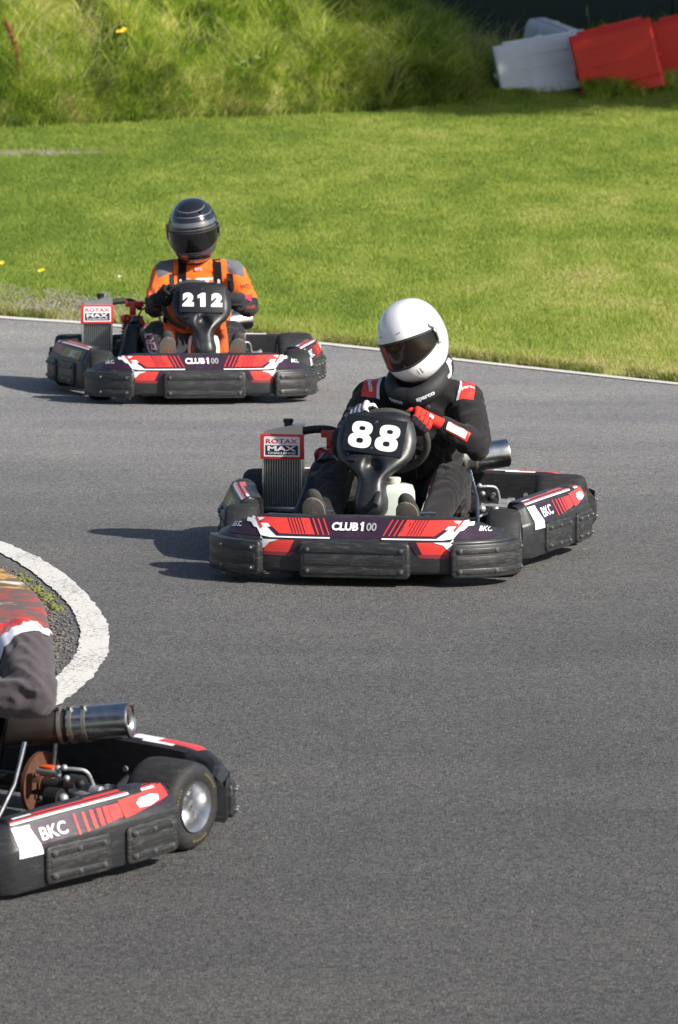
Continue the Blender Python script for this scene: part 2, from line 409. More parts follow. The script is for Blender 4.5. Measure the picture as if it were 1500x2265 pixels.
def wheel(root, x, y, r, w, steer=0):
    sg = 1 if x > 0 else -1
    e = (x, y, r)
    bm = bmesh.new(); R, h = r, w/2
    prof = [(-h+.012,R*.52),(-h+.004,R*.60),(-h,R*.70),(-h,R*.80),(-h+.005,R*.90),(-h+.016,R*.962),(-h+.034,R*.988),(-h*.4,R*.998),(0,R),(h*.4,R*.998),(h-.034,R*.988),(h-.016,R*.962),(h-.005,R*.90),(h,R*.80),(h,R*.70),(h-.004,R*.60),(h-.012,R*.52)]
    lathe(bm, (0,0,0), (sg,0,0), prof, 48, cap=False)
    # yellow lettering arc on the outer wall
    for a0 in (0.4, 2.4, 4.5):
        for k in range(7):
            a = a0+k*.105; rr = R*.76
            q = [V((sg*(h+.0012), cos(a+da)*(rr+dr), sin(a+da)*(rr+dr))) for da, dr in ((0,-.004),(.06,-.004),(.05,.005),(.01,.005))]
            bm.faces.new([bm.verts.new(c) for c in q]).material_index = 1
    o = link('wheel', bm, [RUB, M('faded_yellow_ink', (.16,.12,.03), .8)], root, 40, recalc=False)
    o.location = e; o.rotation_euler = (0, 0, radians(steer))
    bm = bmesh.new()
    lathe(bm, (0,0,0), (sg,0,0), [(-h+.010,R*.53),(-h+.006,R*.565),(-h,R*.555),(-h+.01,R*.49),(-.01,R*.44),(h-.075,R*.42),(h-.020,R*.47),(h-.004,R*.545),(h+.001,R*.565),(h-.008,R*.565),(h-.010,R*.53)], 40, cap=False)
    lathe(bm, (0,0,0), (sg,0,0), [(h-.072,R*.44),(h-.07,.030),(h-.045,.028),(h-.042,.02),(h-.02,.018),(h-.018,.004)], 24, cap=False)
    for k in range(3):
        a = k*2.094; lathe(bm, (sg*(h-.072), cos(a)*.042, sin(a)*.042), (sg,0,0), [(0,.009),(.012,.008),(.013,.003)], 8)
    link('rim', bm, ALU, o, 40)
    return o
def split_link(name, bm, mat, parent):
    """loose pieces of bm become parts of their own"""
    bm.verts.index_update(); seen = set(); groups = []
    for v in bm.verts:
        if v.index in seen: continue
        st, g = [v], []; seen.add(v.index)
        while st:
            q = st.pop(); g.append(q)
            for e in q.link_edges:
                w = e.other_vert(q)
                if w.index not in seen: seen.add(w.index); st.append(w)
        groups.append(g)
    for g in groups:
        b = bmesh.new(); mp = {q: b.verts.new(q.co) for q in g}
        for f in {f for q in g for f in q.link_faces}: b.faces.new([mp[q] for q in f.verts])
        link(name, b, mat, parent)
    bm.free()
def make_kart():
    k = empty('go_kart')
    front_bumper(k); rear_bumper(k)
    for sg in (1,-1):
        side_pod(k, sg)
        wheel(k, sg*.515, 0, .130, .130); wheel(k, sg*.600, 1.05, .140, .195)
    # chassis
    bm = bmesh.new(); r = .016
    for sg in (1,-1):
        tube(bm, smooth_path([(sg*.22,-.36,.085),(sg*.24,-.22,.06),(sg*.36,.05,.055),(sg*.37,.55,.055),(sg*.30,.75,.055),(sg*.29,1.26,.075)]), r)
        tube(bm, [(sg*.50,0,.12),(sg*.40,.01,.08),(sg*.30,.02,.06)], .018)
        tube(bm, [(sg*.22,-.34,.10),(sg*.22,-.36,.15),(sg*.0,-.37,.15)], .010)
    for y, w in ((-.2,.24),(.25,.37),(.62,.36),(1.24,.29)): tube(bm, [(-w,y,.055),(w,y,.055)], r)
    link('chassis', bm, TUBE, k)
    bm = bmesh.new(); lathe(bm, (-.52,1.05,.14), (1,0,0), [(0,.025),(1.04,.025)], 16); lathe(bm, (.22,1.05,.14), (1,0,0), [(0,.045),(.04,.045)], 20)
    ax = link('rear_axle', bm, TUBE, k)
    bm = bmesh.new(); box(bm, (0,.18,.038), (.62,.86,.004)); link('floor_tray', bm, CAST, k)
    for x in (-.17,.19):
        bm = bmesh.new(); box(bm, (x,-.205,.235), (.15,.10,.006), (radians(-12),0,0), .002)
        tube(bm, [(x,-.15,.06),(x,-.19,.15),(x,-.20,.23)], .006)
        link('foot_rest', bm, M('blue_grey_sheet', (.45,.52,.60), .3, .6), k)
    for x in (-.20,.20):
        bm = bmesh.new(); tube(bm, [(x,.02,.06),(x,.0,.16),(x,-.02,.24)], .007); tube(bm, [(x-.05,-.02,.24),(x+.05,-.02,.24)], .008); link('pedal', bm, STEEL, k)
    # seat
    bm = bmesh.new(); secs = []
    for i in range(15):
        t = i/14; y, z, w = [(.46,.115,.15),(.55,.085,.16),(.70,.075,.17),(.84,.11,.18),(.93,.20,.185),(.99,.32,.185),(1.03,.43,.17),(1.05,.50,.12)][0:1][0] if 0 else (ip(t,[0,.15,.35,.5,.62,.75,.9,1],[.46,.55,.68,.80,.88,.92,.95,.965]), ip(t,[0,.15,.35,.5,.62,.75,.9,1],[.115,.085,.075,.11,.20,.32,.43,.50]), ip(t,[0,.3,.6,.85,1],[.15,.165,.175,.165,.11]))
        up = ip(t,[0,.15,.4,.6,1],[.04,.10,.16,.13,.02]); ny = -ip(t,[.3,.7],[0,1])*up; nz = (1-ip(t,[.35,.75],[0,1]))*up
        secs.append([V((.045+w*a, y+ny*b, z+nz*b)) for a, b in ((-1.04,1),(-1,.6),(-.85,.15),(-.5,0),(0,0),(.5,0),(.85,.15),(1,.6),(1.04,1))])
    loft(bm, secs, closed=False, cap=False); bmesh.ops.solidify(bm, geom=bm.faces[:], thickness=.006)
    seat = link('seat', bm, BLACKG, k, 50)
    for sg in (-1, 1):
        bm = bmesh.new(); tube(bm, [(.045+sg*.20,.93,.30),(.045+sg*.25,.80,.20),(.045+sg*.28,.62,.08)], .008); link('seat_stay', bm, STEEL, seat)
    # radiator on the driver's right
    x0, x1, y = -.570, -.405, .76
    bm = bmesh.new(); box(bm, ((x0+x1)/2,y+.02,.272), (x1-x0-.014,.034,.235), mi=1)
    for i in range(15): box(bm, (x0+.012+(x1-x0-.024)*i/14, y-.001, .272), (.0022,.012,.232), mi=0)
    for x in (x0+.004, x1-.004): box(bm, (x,y+.015,.272), (.008,.05,.24), mi=0, bev=.002)
    rad = link('radiator', bm, [ALU, RADF], k)
    bm = bmesh.new()
    P = [(x0,.445),(x1,.445),(x1,.490),(x1-.035,.492),(x0+.01,.465)]
    secs = [[V((x, yy, z)) for x, z in P] for yy in (y-.012, y+.055)]; loft(bm, secs); link('header_tank', bm, ALU, rad, 30)
    bm = bmesh.new(); box(bm, ((x0+x1)/2,y+.02,.150), (x1-x0,.06,.02), bev=.004); link('lower_tank', bm, ALU, rad, 30)
    bm = bmesh.new(); lathe(bm, (-.468,y+.02,.485), (0,0,1), [(0,.017),(.012,.017),(.013,.021),(.026,.021),(.029,.018)], 16); link('filler_cap', bm, BLACKG, rad)
    bm = bmesh.new(); box(bm, ((x0+x1)/2,y-.012,.404), (x1-x0+.012,.016,.100), bev=.003)
    bv = bvh_of(bm)
    def D(g, mi, l=1): decal(bm, bv, g, ((x0+x1)/2, y-.3, .404), (1,0,0), (0,0,1), (0,1,0), mi, .05, .0008*l)
    D(poly2d((-.073,-.040),(.073,-.040),(.073,.036),(.068,.041),(-.068,.041),(-.073,.036)), 1, 1)
    D(poly2d((-.066,-.033),(.066,-.033),(.066,.006),(-.066,.006)), 2, 2)
    D(rot2(text2d('ROTAX', .018, .018, xs=1.45, space=1.1), 0, 0, .0225), 0, 2)
    D(rot2(text2d('MAX', .020, .035, xs=2.0), 0, 0, -.0065), 1, 3)
    D(rot2(text2d('CHALLENGE', .0085, .02, xs=1.75), 0, 0, -.025), 1, 3)
    link('radiator_sign', bm, [M('red_sign_paint', (.62,.035,.035), .4), WHITE, M('navy_film', (.02,.02,.05), .4)], rad)
    bm = bmesh.new(); tube(bm, smooth_path([(-.42,.79,.462),(-.36,.80,.472),(-.29,.82,.468),(-.25,.86,.43)]), .016, 12); link('water_hose', bm, RUB, k)
    # engine
    bm = bmesh.new(); box(bm, (-.30,.80,.17), (.16,.20,.18), bev=.015)
    for i in range(6): box(bm, (-.29,.83,.27+.016*i), (.13-.004*i,.15,.006), bev=.002)
    lathe(bm, (-.40,.80,.17), (1,0,0), [(0,.05),(.03,.055),(.19,.055),(.2,.03)], 20); lathe(bm, (-.24,.74,.13), (0,-1,.1), [(0,.035),(.03,.03),(.05,.025)], 14)
    eng = link('engine', bm, DARK, k)
    bm = bmesh.new(); box(bm, (-.30,.82,.375), (.12,.13,.035), bev=.012); box(bm, (-.285,.78,.455), (.10,.022,.03), bev=.006); box(bm, (-.295,.78,.43), (.035,.03,.07), bev=.008)
    lathe(bm, (-.33,.76,.37), (0,-1,.3), [(0,.025),(.02,.028),(.03,.02),(.04,.01)], 14); lathe(bm, (-.26,.75,.35), (0,-1,.1), [(0,.03),(.015,.03),(.02,.02)], 14)
    link('cylinder_head', bm, REDP, eng)
    bm = bmesh.new()
    for a in ([(-.24,.78,.46),(-.19,.74,.45),(-.15,.72,.40),(-.14,.70,.30)], [(-.27,.74,.38),(-.25,.70,.44),(-.19,.70,.44),(-.15,.70,.38),(-.17,.68,.30)], [(-.33,.74,.40),(-.35,.70,.36),(-.32,.68,.30),(-.28,.66,.22)]):
        tube(bm, smooth_path(a), .0045, 8)
    link('cable', bm, RUB, eng)
    bm = bmesh.new()
    for c in ((-.19,.66,.30),(-.235,.66,.29),(-.21,.65,.25)): lathe(bm, c, (0,-1,.2), [(0,.014),(.02,.016),(.035,.012)], 12)
    tube(bm, [(-.26,.66,.33),(-.22,.65,.34),(-.18,.66,.33)], .007); box(bm, (-.22,.67,.20), (.06,.02,.05), bev=.004)
    link('carburettor', bm, CAST, eng)
    # air box
    bm = bmesh.new(); secs = []
    for t in range(9):
        q = t/8; z = .36-.27*q; w = ip(q,[0,.08,.35,.8,1],[.03,.042,.05,.08,.085]); yy = .60-.14*q; xx = -.305-.03*q; d = ip(q,[0,.1,1],[.025,.045,.075])
        secs.append([V((xx+w*cos(a)*(abs(cos(a))**-.35 if abs(cos(a))>.01 else 1), yy+d*sin(a)*(abs(sin(a))**-.35 if abs(sin(a))>.01 else 1), z)) for a in [2*pi*(i+.5)/24 for i in range(24)]])
    loft(bm, secs); tube(bm, [(-.30,.60,.35),(-.29,.64,.37),(-.27,.72,.34)], .028, 14)
    link('air_box', bm, BLACKG, k, 50)
    # exhaust
    bm = bmesh.new(); tube(bm, smooth_path([(-.28,.93,.26),(-.26,1.02,.26),(-.18,1.03,.28),(-.08,1.01,.292)]), .028, 16); link('exhaust_pipe', bm, BROWNM, k)
    a0, a1 = V((-.13,.99,.286)), V((.362,1.18,.348)); ad = (a1-a0).normalized(); L = (a1-a0).length
    bm = bmesh.new(); lathe(bm, a0, ad, [(0,.028),(.03,.052),(.05,.055),(L-.215,.055),(L-.205,.050),(L-.19,.050)], 32); mu = link('muffler', bm, BROWNM, k)
    bm = bmesh.new(); lathe(bm, a0, ad, [(L-.195,.050),(L-.195,.0565),(L-.03,.0565),(L-.004,.0575),(L,.0570),(L+.0035,.055),(L-.004,.052),(L-.006,.02),(L-.006,.018),(L-.03,.017)], 40, cap=True); link('end_can', bm, STEEL, mu)
    for d in (.175,.21,.255):
        bm = bmesh.new(); lathe(bm, a0, ad, [(L-.40+d,.0555),(L-.40+d,.0590),(L-.388+d,.0590),(L-.388+d,.0555)], 32, cap=False); p = a0+ad*(L-.394+d); box(bm, p+V((0,-.02,.058)), (.016,.014,.012), bev=.003); link('clamp', bm, M('dull_clamp', (.33,.31,.27), .45, .8), mu)
    bm = bmesh.new(); tube(bm, [(.14,1.09,.27),(.13,1.09,.20),(.13,1.06,.14)], .008); link('muffler_stay', bm, STEEL, mu)
    # brake
    bm = bmesh.new(); lathe(bm, (.100,1.05,.14), (1,0,0), [(0,.062),(0,.103),(.014,.103),(.014,.062),(0,.062)], 40, cap=False); lathe(bm, (.09,1.05,.14), (1,0,0), [(0,.03),(.03,.03)], 20)
    for i in range(6):
        a = i*pi/3; box(bm, (.106,1.05+cos(a)*.047,.14+sin(a)*.047), (.008,.034 if i%3==0 else .02,.02))
    link('brake_disc', bm, RUST, k)
    bm = bmesh.new(); box(bm, (.185,.985,.205), (.055,.035,.035), bev=.008); cal = link('brake_caliper', bm, ORANGE, k)
    bm = bmesh.new(); lathe(bm, (.15,.975,.205), (1,0,0), [(0,.012),(.08,.012)], 12); link('piston', bm, CAST, cal)
    # linkage, bolts and brackets beside the seat
    bm = bmesh.new()
    for c in ((.26,.93,.235),(.285,.93,.24),(.262,.93,.215),(.30,.92,.21)): sphere(bm, c, .011, sub=2)
    tube(bm, smooth_path([(.27,.93,.235),(.32,.94,.238),(.352,.96,.232),(.36,.98,.18)]), .006)
    tube(bm, [(.29,.95,.16),(.45,.95,.15)], .010); sphere(bm, (.30,.90,.15), .017, sub=2); sphere(bm, (.355,.90,.15), .015, sub=2); box(bm, (.405,1.0,.15), (.03,.02,.07), bev=.004)
    lathe(bm, (.36,.97,.165), (1,0,0), [(0,.02),(.035,.02),(.04,.01)], 14); lathe(bm, (.43,1.24,.17), (0,-1,0), [(0,.009),(.006,.009)], 10); lathe(bm, (.30,1.24,.17), (0,-1,0), [(0,.009),(.006,.009)], 10)
    tube(bm, [(.26,.90,.11),(.33,.93,.13),(.42,.96,.12)], .007)
    split_link('brake_linkage', bm, CAST, k)
    bm = bmesh.new(); box(bm, (.30,.98,.11), (.06,.10,.09), bev=.01); box(bm, (.36,.92,.09), (.08,.05,.06), bev=.008); lathe(bm, (.24,.90,.15), (1,0,0), [(0,.03),(.05,.03)], 16); sphere(bm, (.33,.95,.19), .018, sub=2)
    link('master_cylinder', bm, DARK, k)
    # fuel tank
    bm = bmesh.new(); secs = []
    for z, w, d in ((.06,.08,.07),(.065,.095,.085),(.20,.096,.086),(.29,.090,.082),(.315,.080,.072),(.322,.055,.05)):
        secs.append([V((.045+w*cos(a)*(abs(cos(a))+1e-3)**-.5*.9, .21+d*sin(a)*(abs(sin(a))+1e-3)**-.5*.9+(z-.06)*.1, z)) for a in [2*pi*(i+.5)/32 for i in range(32)]])
    loft(bm, secs); ft = link('fuel_tank', bm, TANK, k, 50)
    bm = bmesh.new(); lathe(bm, (.05,.22,.32), (0,0,1), [(0,.022),(.01,.022),(.012,.026),(.028,.026),(.03,.02)], 18); link('tank_cap', bm, M('cream_plastic', (.62,.6,.5), .5), ft)
    # steering
    wc, wn_ = V((0,.42,.47)), V((0,.86,.51)).normalized(); up = V((0,-.51,.86))
    bm = bmesh.new(); tube(bm, [wc+V((1,0,0))*.15*cos(a)+up*.145*sin(a) for a in [2*pi*i/48 for i in range(48)]], .0145, 12, closed=True)
    sw = link('steering_wheel', bm, M('suede_grip', (.05,.052,.045), .8, bump=.2), k)
    bm = bmesh.new(); 
    for a in (radians(-90), radians(25), radians(155)): tube(bm, [wc, wc+V((1,0,0))*.145*cos(a)+up*.14*sin(a)], .010)
    lathe(bm, wc, -wn_, [(-.01,.035),(.02,.035),(.03,.012),(.42,.012)], 16); link('steering_column', bm, TUBE, sw)
    return k
def panel(root, number, dx, roll, digits):
    bm = bmesh.new(); secs = []
    zs = [.198,.204,.214,.23,.26,.295,.33,.350,.365,.38,.395,.41,.425,.44,.46,.49,.52,.55,.57,.582,.590,.594]
    ws = [.030,.048,.060,.067,.069,.062,.058,.064,.080,.102,.122,.137,.147,.153,.157,.158,.152,.142,.132,.118,.095,.07]
    for z, w in zip(zs, ws):
        y0 = ip(z, [.198,.26,.34,.44,.60], [.120,.120,.165,.235,.315]); r = []
        e = min(1, (z-.196)/.02, (.597-z)/.02)
        for i in range(25):
            u = -1+2*i/24; a = abs(u); x = w*u
            b = (.030-.030*a**3)*e
            rec = .040*exp(-((x/.036)**2+((z-.392)/.034)**2)**1.6) if .32 < z < .47 else 0
            rim = .006*exp(-((sqrt((x/.036)**2+((z-.392)/.034)**2)-1.25)/.25)**2) if .30 < z < .47 else 0
            flat = .012*exp(-((z-.51)/.075)**6)*max(0, 1-(x/(.135))**8)
            r.append(V((x, y0-b+rec-rim+flat+(.03*a**6)*e, z)))
        for i in range(11):
            u = 1-2*(i+.5)/11; r.append(V((w*u*.97, y0+.055*(1-.2*abs(u)), z)))
        secs.append(r)
    loft(bm, secs)
    for sx in (-.1,.1): lathe(bm, (sx,.235-.012,.435), (0,-1,.4), [(0,.006),(.003,.006)], 8, 1)
    box(bm, (-.085,.190,.418), (.035,.012,.012), (.4,0,0), .003)
    lathe(bm, (0,.235,.392), (0,-1,.45), [(0,.033),(.012,.033),(.016,.027),(.0165,.0)], 28, 0)
    tube(bm, [(0,.19,.36),(0,.30,.30),(0,.30,.07)], .010)
    p = link('steering_fairing', bm, [M('satin_black_fairing', (.012,.013,.016), .40, var=.2, bump=.02, scuff=.15), STEEL], root, 45); p.location = (dx, 0, 0); p.rotation_euler = (0, 0, 0)
    bm = bmesh.new()
    zc, yc = .510, .236; tl = atan((.315-.235)/.16)*.9; ex = V((cos(roll), 0, -sin(roll))); ey = (V((0,sin(tl),cos(tl)))*cos(roll)+V((sin(roll),0,0))); ey = (ey-ex*ey.dot(ex)).normalized(); nz = ex.cross(ey)
    Mx = Matrix((( *ex,), (*ey,), (*nz,))).transposed().to_4x4(); Mx.translation = V((0,yc,zc))
    box(bm, None, (.240,.150,.005), bev=.002, mat=Mx); bv = bvh_of(bm)
    n = -nz if nz.y < 0 else nz
    n = V((n.x, abs(n.y), n.z)) if n.y < 0 else n
    o0 = V((0,yc,zc))-n*.1
    def D(g, mi, l=1): decal(bm, bv, g, o0, ex, ey, n, mi, .05, .0008*l)
    for dg, x, l in digits: D(rot2(dg, 0, x, -.004), 1, l)
    for x, y in ((-.002,.056),(-.002,-.052)):
        q = V((0,yc,zc))+ex*x+ey*y-n*.003
        sphere(bm, q, (.005,.004,.005), sub=1, mi=2); tube(bm, [q+V((-.006,-.002,-.007)), q+V((.006,-.003,.007))], .002, 6, 2)
    link('number_plate', bm, [PLATE, WHITE, STEEL], p, 30)
def eight():
    """rounded heavy figure 8 drawn as two rings"""
    g = []; vs, fs = [], []
    def ring(cx, cy, rx, ry, ix, iy, e=2.6, n=36):
        b = len(vs)
        for k in range(n):
            a = 2*pi*k/n; c, s = cos(a), sin(a); m = lambda q: abs(q)**(2/e)*(1 if q > 0 else -1)
            vs.append((cx+rx*m(c), cy+ry*m(s))); vs.append((cx+ix*m(c), cy+iy*m(s)))
        for k in range(n): q = (k+1) % n; fs.append((b+2*k, b+2*q, b+2*q+1, b+2*k+1))
    return ring, vs, fs
def eight_rings():
    r, v, f = eight(); r(0, .0265, .0405, .0285, .012, .0085); r2, v2, f2 = eight(); r2(0, -.0245, .0455, .0305, .0135, .0105)
    return (v, f), (v2, f2)
def copy_tree(o, parent=None):
    c = o.copy(); COL.objects.link(c)
    if parent: c.parent = parent; 
    for ch in list(o.children): copy_tree(ch, c)
    return c

# ------------------------------------------------------------------ people
def remeshed(bm, vox, sm=3):
    me = bpy.data.meshes.new('tmp'); bm.to_mesh(me); bm.free(); o = bpy.data.objects.new('tmp', me); COL.objects.link(o)
    r = o.modifiers.new('r', 'REMESH'); r.mode = 'VOXEL'; r.voxel_size = vox
    s = o.modifiers.new('s', 'SMOOTH'); s.iterations = sm; s.factor = .5
    dg = bpy.context.evaluated_depsgraph_get(); out = bpy.data.meshes.new_from_object(o.evaluated_get(dg))
    bpy.data.objects.remove(o); bpy.data.meshes.remove(me)
    b = bmesh.new(); b.from_mesh(out); bpy.data.meshes.remove(out); return b
def dseg(P, a, b, ra, rb):
    a, b = np.array(a), np.array(b); d = b-a; t = np.clip(((P-a)@d)/(d@d), 0, 1)
    return np.linalg.norm(P-(a+t[:, None]*d), axis=1)-(ra+(rb-ra)*t), t
def bone_frame(a, b):
    d = (V(b)-V(a)).normalized(); return d
def wrinkle(bm, J, amp=1.0, seed=0):
    """cloth folds: ridges across the limbs, strongest at elbows, knees and waist"""
    bm.normal_update(); foci = [(V(J['elL']), .13), (V(J['elR']), .13), (V(J['knL']), .15), (V(J['knR']), .15), (V(J['hipL']), .2), (V(J['hipR']), .2), (V(J['belly']), .22), (V(J['shL']), .12), (V(J['shR']), .12), (V(J['anL']), .1), (V(J['anR']), .1), (V(J['wrL']), .08), (V(J['wrR']), .08)]
    off = V((seed*3.1, seed*1.7, 0))
    for v in bm.verts:
        c = v.co; f = .30
        for q, r in foci: f += exp(-((c-q).length/r)**2)*.9
        w = noise.noise(V((c.x*5, c.y*5, c.z*5))+off)
        h = noise.noise(V((c.x*9+w*1.5, c.y*15+w, c.z*26+w*2))+off)
        h2 = noise.noise(V((c.x*22+w*3, c.y*22, c.z*13))+off*2)
        rdg = 1-abs(h)*2.6; r2 = 1-abs(h2)*2.4
        v.co = c+v.normal*(.0065*rdg*min(f, 1.3)+.003*r2*min(f, 1.2)-.003)*amp
def make_body(J):
    bm = bmesh.new(); g = lambda k: V(J[k])
    capsule(bm, g('hipL')+V((.03,0,.03)), g('hipR')+V((-.03,0,.03)), .13, .13)
    capsule(bm, g('pelvis'), g('belly'), .145, .145); capsule(bm, g('belly'), g('chest'), .145, .15)
    cx = g('chest'); sphere(bm, cx+V((0,.0,.03)), (.195,.135,.17)); sphere(bm, (cx+g('belly'))*.5, (.175,.14,.2))
    capsule(bm, g('shL').lerp(g('chest'), .25)+V((0,0,.03)), g('shR').lerp(g('chest'), .25)+V((0,0,.03)), .085, .085)
    nb = g('neck')
    capsule(bm, g('shL'), nb+V((-.03,.01,-.02)), .070, .058); capsule(bm, g('shR'), nb+V((.03,.01,-.02)), .070, .058)
    capsule(bm, nb+V((0,0,-.04)), g('head')+V((0,.02,-.06)), .062, .058)
    H = g('head'); sphere(bm, H+V((0,.01,.01)), (.078,.098,.118)); sphere(bm, H+V((0,-.045,-.06)), (.05,.045,.05)); sphere(bm, H+V((0,-.095,-.025)), (.014,.02,.022), sub=2)
    for s in 'LR':
        r = J.get('arm', 1)
        capsule(bm, g('sh'+s), g('el'+s), .076*r, .060*r); capsule(bm, g('el'+s), g('wr'+s), .060*r, .038*r)
        q = J.get('leg', 1); capsule(bm, g('hip'+s), g('kn'+s), .105*q, .074*q); capsule(bm, g('kn'+s), g('an'+s), .074*q, .050*q)
        capsule(bm, g('an'+s), g('heel'+s), .048, .036, 16)
    bm = remeshed(bm, .0075, 4); wrinkle(bm, J, J.get('fold', 1), J.get('seed', 0)); return bm
def finish(name, bm, mats, attrs, parent=None, smooth=60):
    n = {k: np.asarray(v, dtype=np.float32) for k, v in attrs.items()}
    lay = {k: bm.verts.layers.float.new(k) for k in n}
    for i, v in enumerate(bm.verts):
        for k in n: v[lay[k]] = float(n[k][i]) if i < len(n[k]) else -1.0
    return link(name, bm, mats, parent, smooth, recalc=False)
def helmet(parent, c, R, mats, style, hs=(1.02, 1.04)):
    """mats: shell, visor, trim, accent"""
    def base(az, el, k=1.0):
        x, y, z = sin(az)*cos(el), -cos(az)*cos(el), sin(el)
        f = max(0, cos(az))*exp(-((el+.62)/.42)**2)
        rx = .127+.0*f; ry = .155 if y > 0 else .150; rz = .150
        e = 2.25
        n = (abs(x/rx)**e+abs(y/ry)**e+abs(z/rz)**e)**(-1/e)
        p = V((x, y, z))*n*k; p.y -= .022*f; p.x *= 1-.10*(max(0, -p.z)/.15)**2; p.z += .004
        if p.y > 0 and p.z < 0: p.y *= 1-.16*(p.z/.13)**2
        return p
    elb = radians(-59)
    def top(az): return radians(11)+radians(4)*cos(az)
    def bot(az): a = abs(az)/radians(88); return radians(-21.5)+radians(15)*min(1, a)**2.2
    NA = 96
    def rows(az):
        T, B = top(az), bot(az); r = [pi/2-(pi/2-T)*i/14 for i in range(14)]; r += [T+(B-T)*i/8 for i in range(8)]; r += [B+(elb-B)*i/10 for i in range(11)]; return r
    def smoothband(az):
        return rows(az)
    port = radians(84)
    def shell(k, skip, tag_=0):
        bm = bmesh.new(); g = []
        for a in range(NA):
            az = -pi+2*pi*a/NA+pi/NA; g.append([bm.verts.new(base(az, el, k)) for el in rows(az)[1:]])
        tp = bm.verts.new(base(0, pi/2, k))
        for a in range(NA):
            b = (a+1) % NA; az = -pi+2*pi*(a+1)/NA
            bm.faces.new((g[a][0], g[b][0], tp))
            for i in range(len(g[a])-1):
                r = i+1
                if skip and abs(az) < port and 14 <= r < 22: continue
                bm.faces.new((g[a][i], g[a][i+1], g[b][i+1], g[b][i]))
        return bm
    bm = shell(1, True); bmesh.ops.recalc_face_normals(bm, faces=bm.faces); bv0 = None
    full = shell(1, False); bvf = bvh_of(full)
    bmesh.ops.solidify(bm, geom=bm.faces[:], thickness=.012)
    bvh = bvh_of(bm)
    def D(g, o, u, v, n, mi, l=1, b=bm, t=bvf): decal(b, t, g, o, u, v, n, mi, .012, .0011*l)
    if style == 'white':
        F = (0,1,0)
        for x in (-.052,.040): D(poly2d((x-.009,.0005),(x+.009,.0035),(x+.009,.006),(x-.009,.003)), (0,-.4,.070), (1,0,0), (0,0,1), F, 2)
        for x in (.055,.066): D(poly2d((x,-.012),(x+.0018,-.012),(x+.006,.012),(x+.0042,.012)), (0,-.4,-.082), (1,0,0), (0,0,1), F, 2)
        D(poly2d((-.004,-.004),(.004,-.004),(.004,.004),(-.004,.004)), (.4,-.02,-.01), (0,1,0), (0,0,1), (-1,0,0), 2)
    else:
        # silver brow band, pale crown ring, orange chin flashes
        def band(t0, t1, a0, a1, mi, l, side=0):
            n = 24; pts = []
            vs = []
            for i in range(n+1):
                az = a0+(a1-a0)*i/n
                for tt in (t0, t1): vs.append(base(az, tt(az), 1+.0016*l))
            q = [bm.verts.new(p) for p in vs]
            for i in range(n):
                f = bm.faces.new((q[2*i], q[2*i+1], q[2*i+3], q[2*i+2])); f.material_index = mi; f.smooth = True
        R_ = radians
        for sp in range(2):
            band(lambda a, sp=sp: R_(21)+R_(4)*cos(a)-0+sp*R_(4), lambda a, sp=sp: R_(25)+R_(4)*cos(a)+sp*R_(4), -R_(75), R_(85), 4, 3)
        band(lambda a: R_(58)-R_(6)*cos(a*1.3), lambda a: R_(60)-R_(6)*cos(a*1.3), -R_(80), R_(80), 3, 3)
        band(lambda a: R_(42), lambda a: R_(43.5), -R_(120), R_(120), 3, 3)
        band(lambda a: bot(a)-R_(3), lambda a: bot(a)-R_(4.4), -R_(86), R_(86), 3, 3)
        band(lambda a: bot(a)-R_(7), lambda a: bot(a)-R_(8), -R_(80), R_(80), 4, 3)
        band(lambda a: R_(15.5)+R_(4)*cos(a), lambda a: R_(16.5)+R_(4)*cos(a), -R_(86), R_(86), 3, 3)
        for k in range(9): band(lambda a, k=k: R_(26-8*k), lambda a, k=k: R_(22.5-8*k), R_(97+2*(k%2)), R_(103+5*(k%3)), 3 if k % 2 else 4, 3)
        D(poly2d((-.055,-.004),(-.02,-.012),(-.022,-.020),(-.05,-.013)), (0,-.4,-.095), (1,0,0), (0,0,1), (0,1,0), 5, 2)
        for x in (-.045,.045): box(bm, base(x/.1*1.3, R_(50), 1.02), (.012,.016,.012), bev=.003, mi=2)
    mats_ = [mats['shell'], mats['visor'], BLACKG, mats.get('line', WHITE), mats.get('silver', ALU), ORANGE]
    o = link('helmet', bm, mats_, parent, 40, recalc=False); o.matrix_local = Matrix.Translation(V(c)) @ R.to_matrix().to_4x4() @ Matrix.Diagonal((hs[0], hs[0], hs[1], 1))
    full.free()
    # visor
    bm = bmesh.new(); g = []; n = 44; pa = radians(90)
    for a in range(n+1):
        az = -pa+2*pa*a/n; T, B = top(az)+radians(2.2), bot(az)-radians(2.0)
        q = max(0, (abs(az)-radians(74))/radians(16)); m = (T+B)/2; hgt = (T-B)/2*(1-.45*q*q)
        g.append([bm.verts.new(base(az, m+hgt*(1-2*i/8), 1.013)) for i in range(9)])
    for a in range(n):
        for i in range(8): bm.faces.new((g[a][i], g[a][i+1], g[a+1][i+1], g[a+1][i]))
    bmesh.ops.recalc_face_normals(bm, faces=bm.faces)
    bvv = bvh_of(bm)
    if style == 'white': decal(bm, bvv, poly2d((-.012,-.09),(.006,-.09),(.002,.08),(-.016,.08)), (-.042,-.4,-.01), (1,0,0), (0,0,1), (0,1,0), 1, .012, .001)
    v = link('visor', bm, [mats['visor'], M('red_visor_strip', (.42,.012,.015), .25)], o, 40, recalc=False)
    # eyebrow rubber seal around the port
    bm = bmesh.new(); loop = []
    for a in range(45):
        az = -port+2*port*a/44; loop.append(base(az, top(az), 1.004))
    for a in range(45):
        az = port-2*port*a/44; loop.append(base(az, bot(az), 1.004))
    tube(bm, loop, .0035, 6, closed=True); link('port_seal', bm, M('seal_rubber', (.03,.03,.032), .7), o)
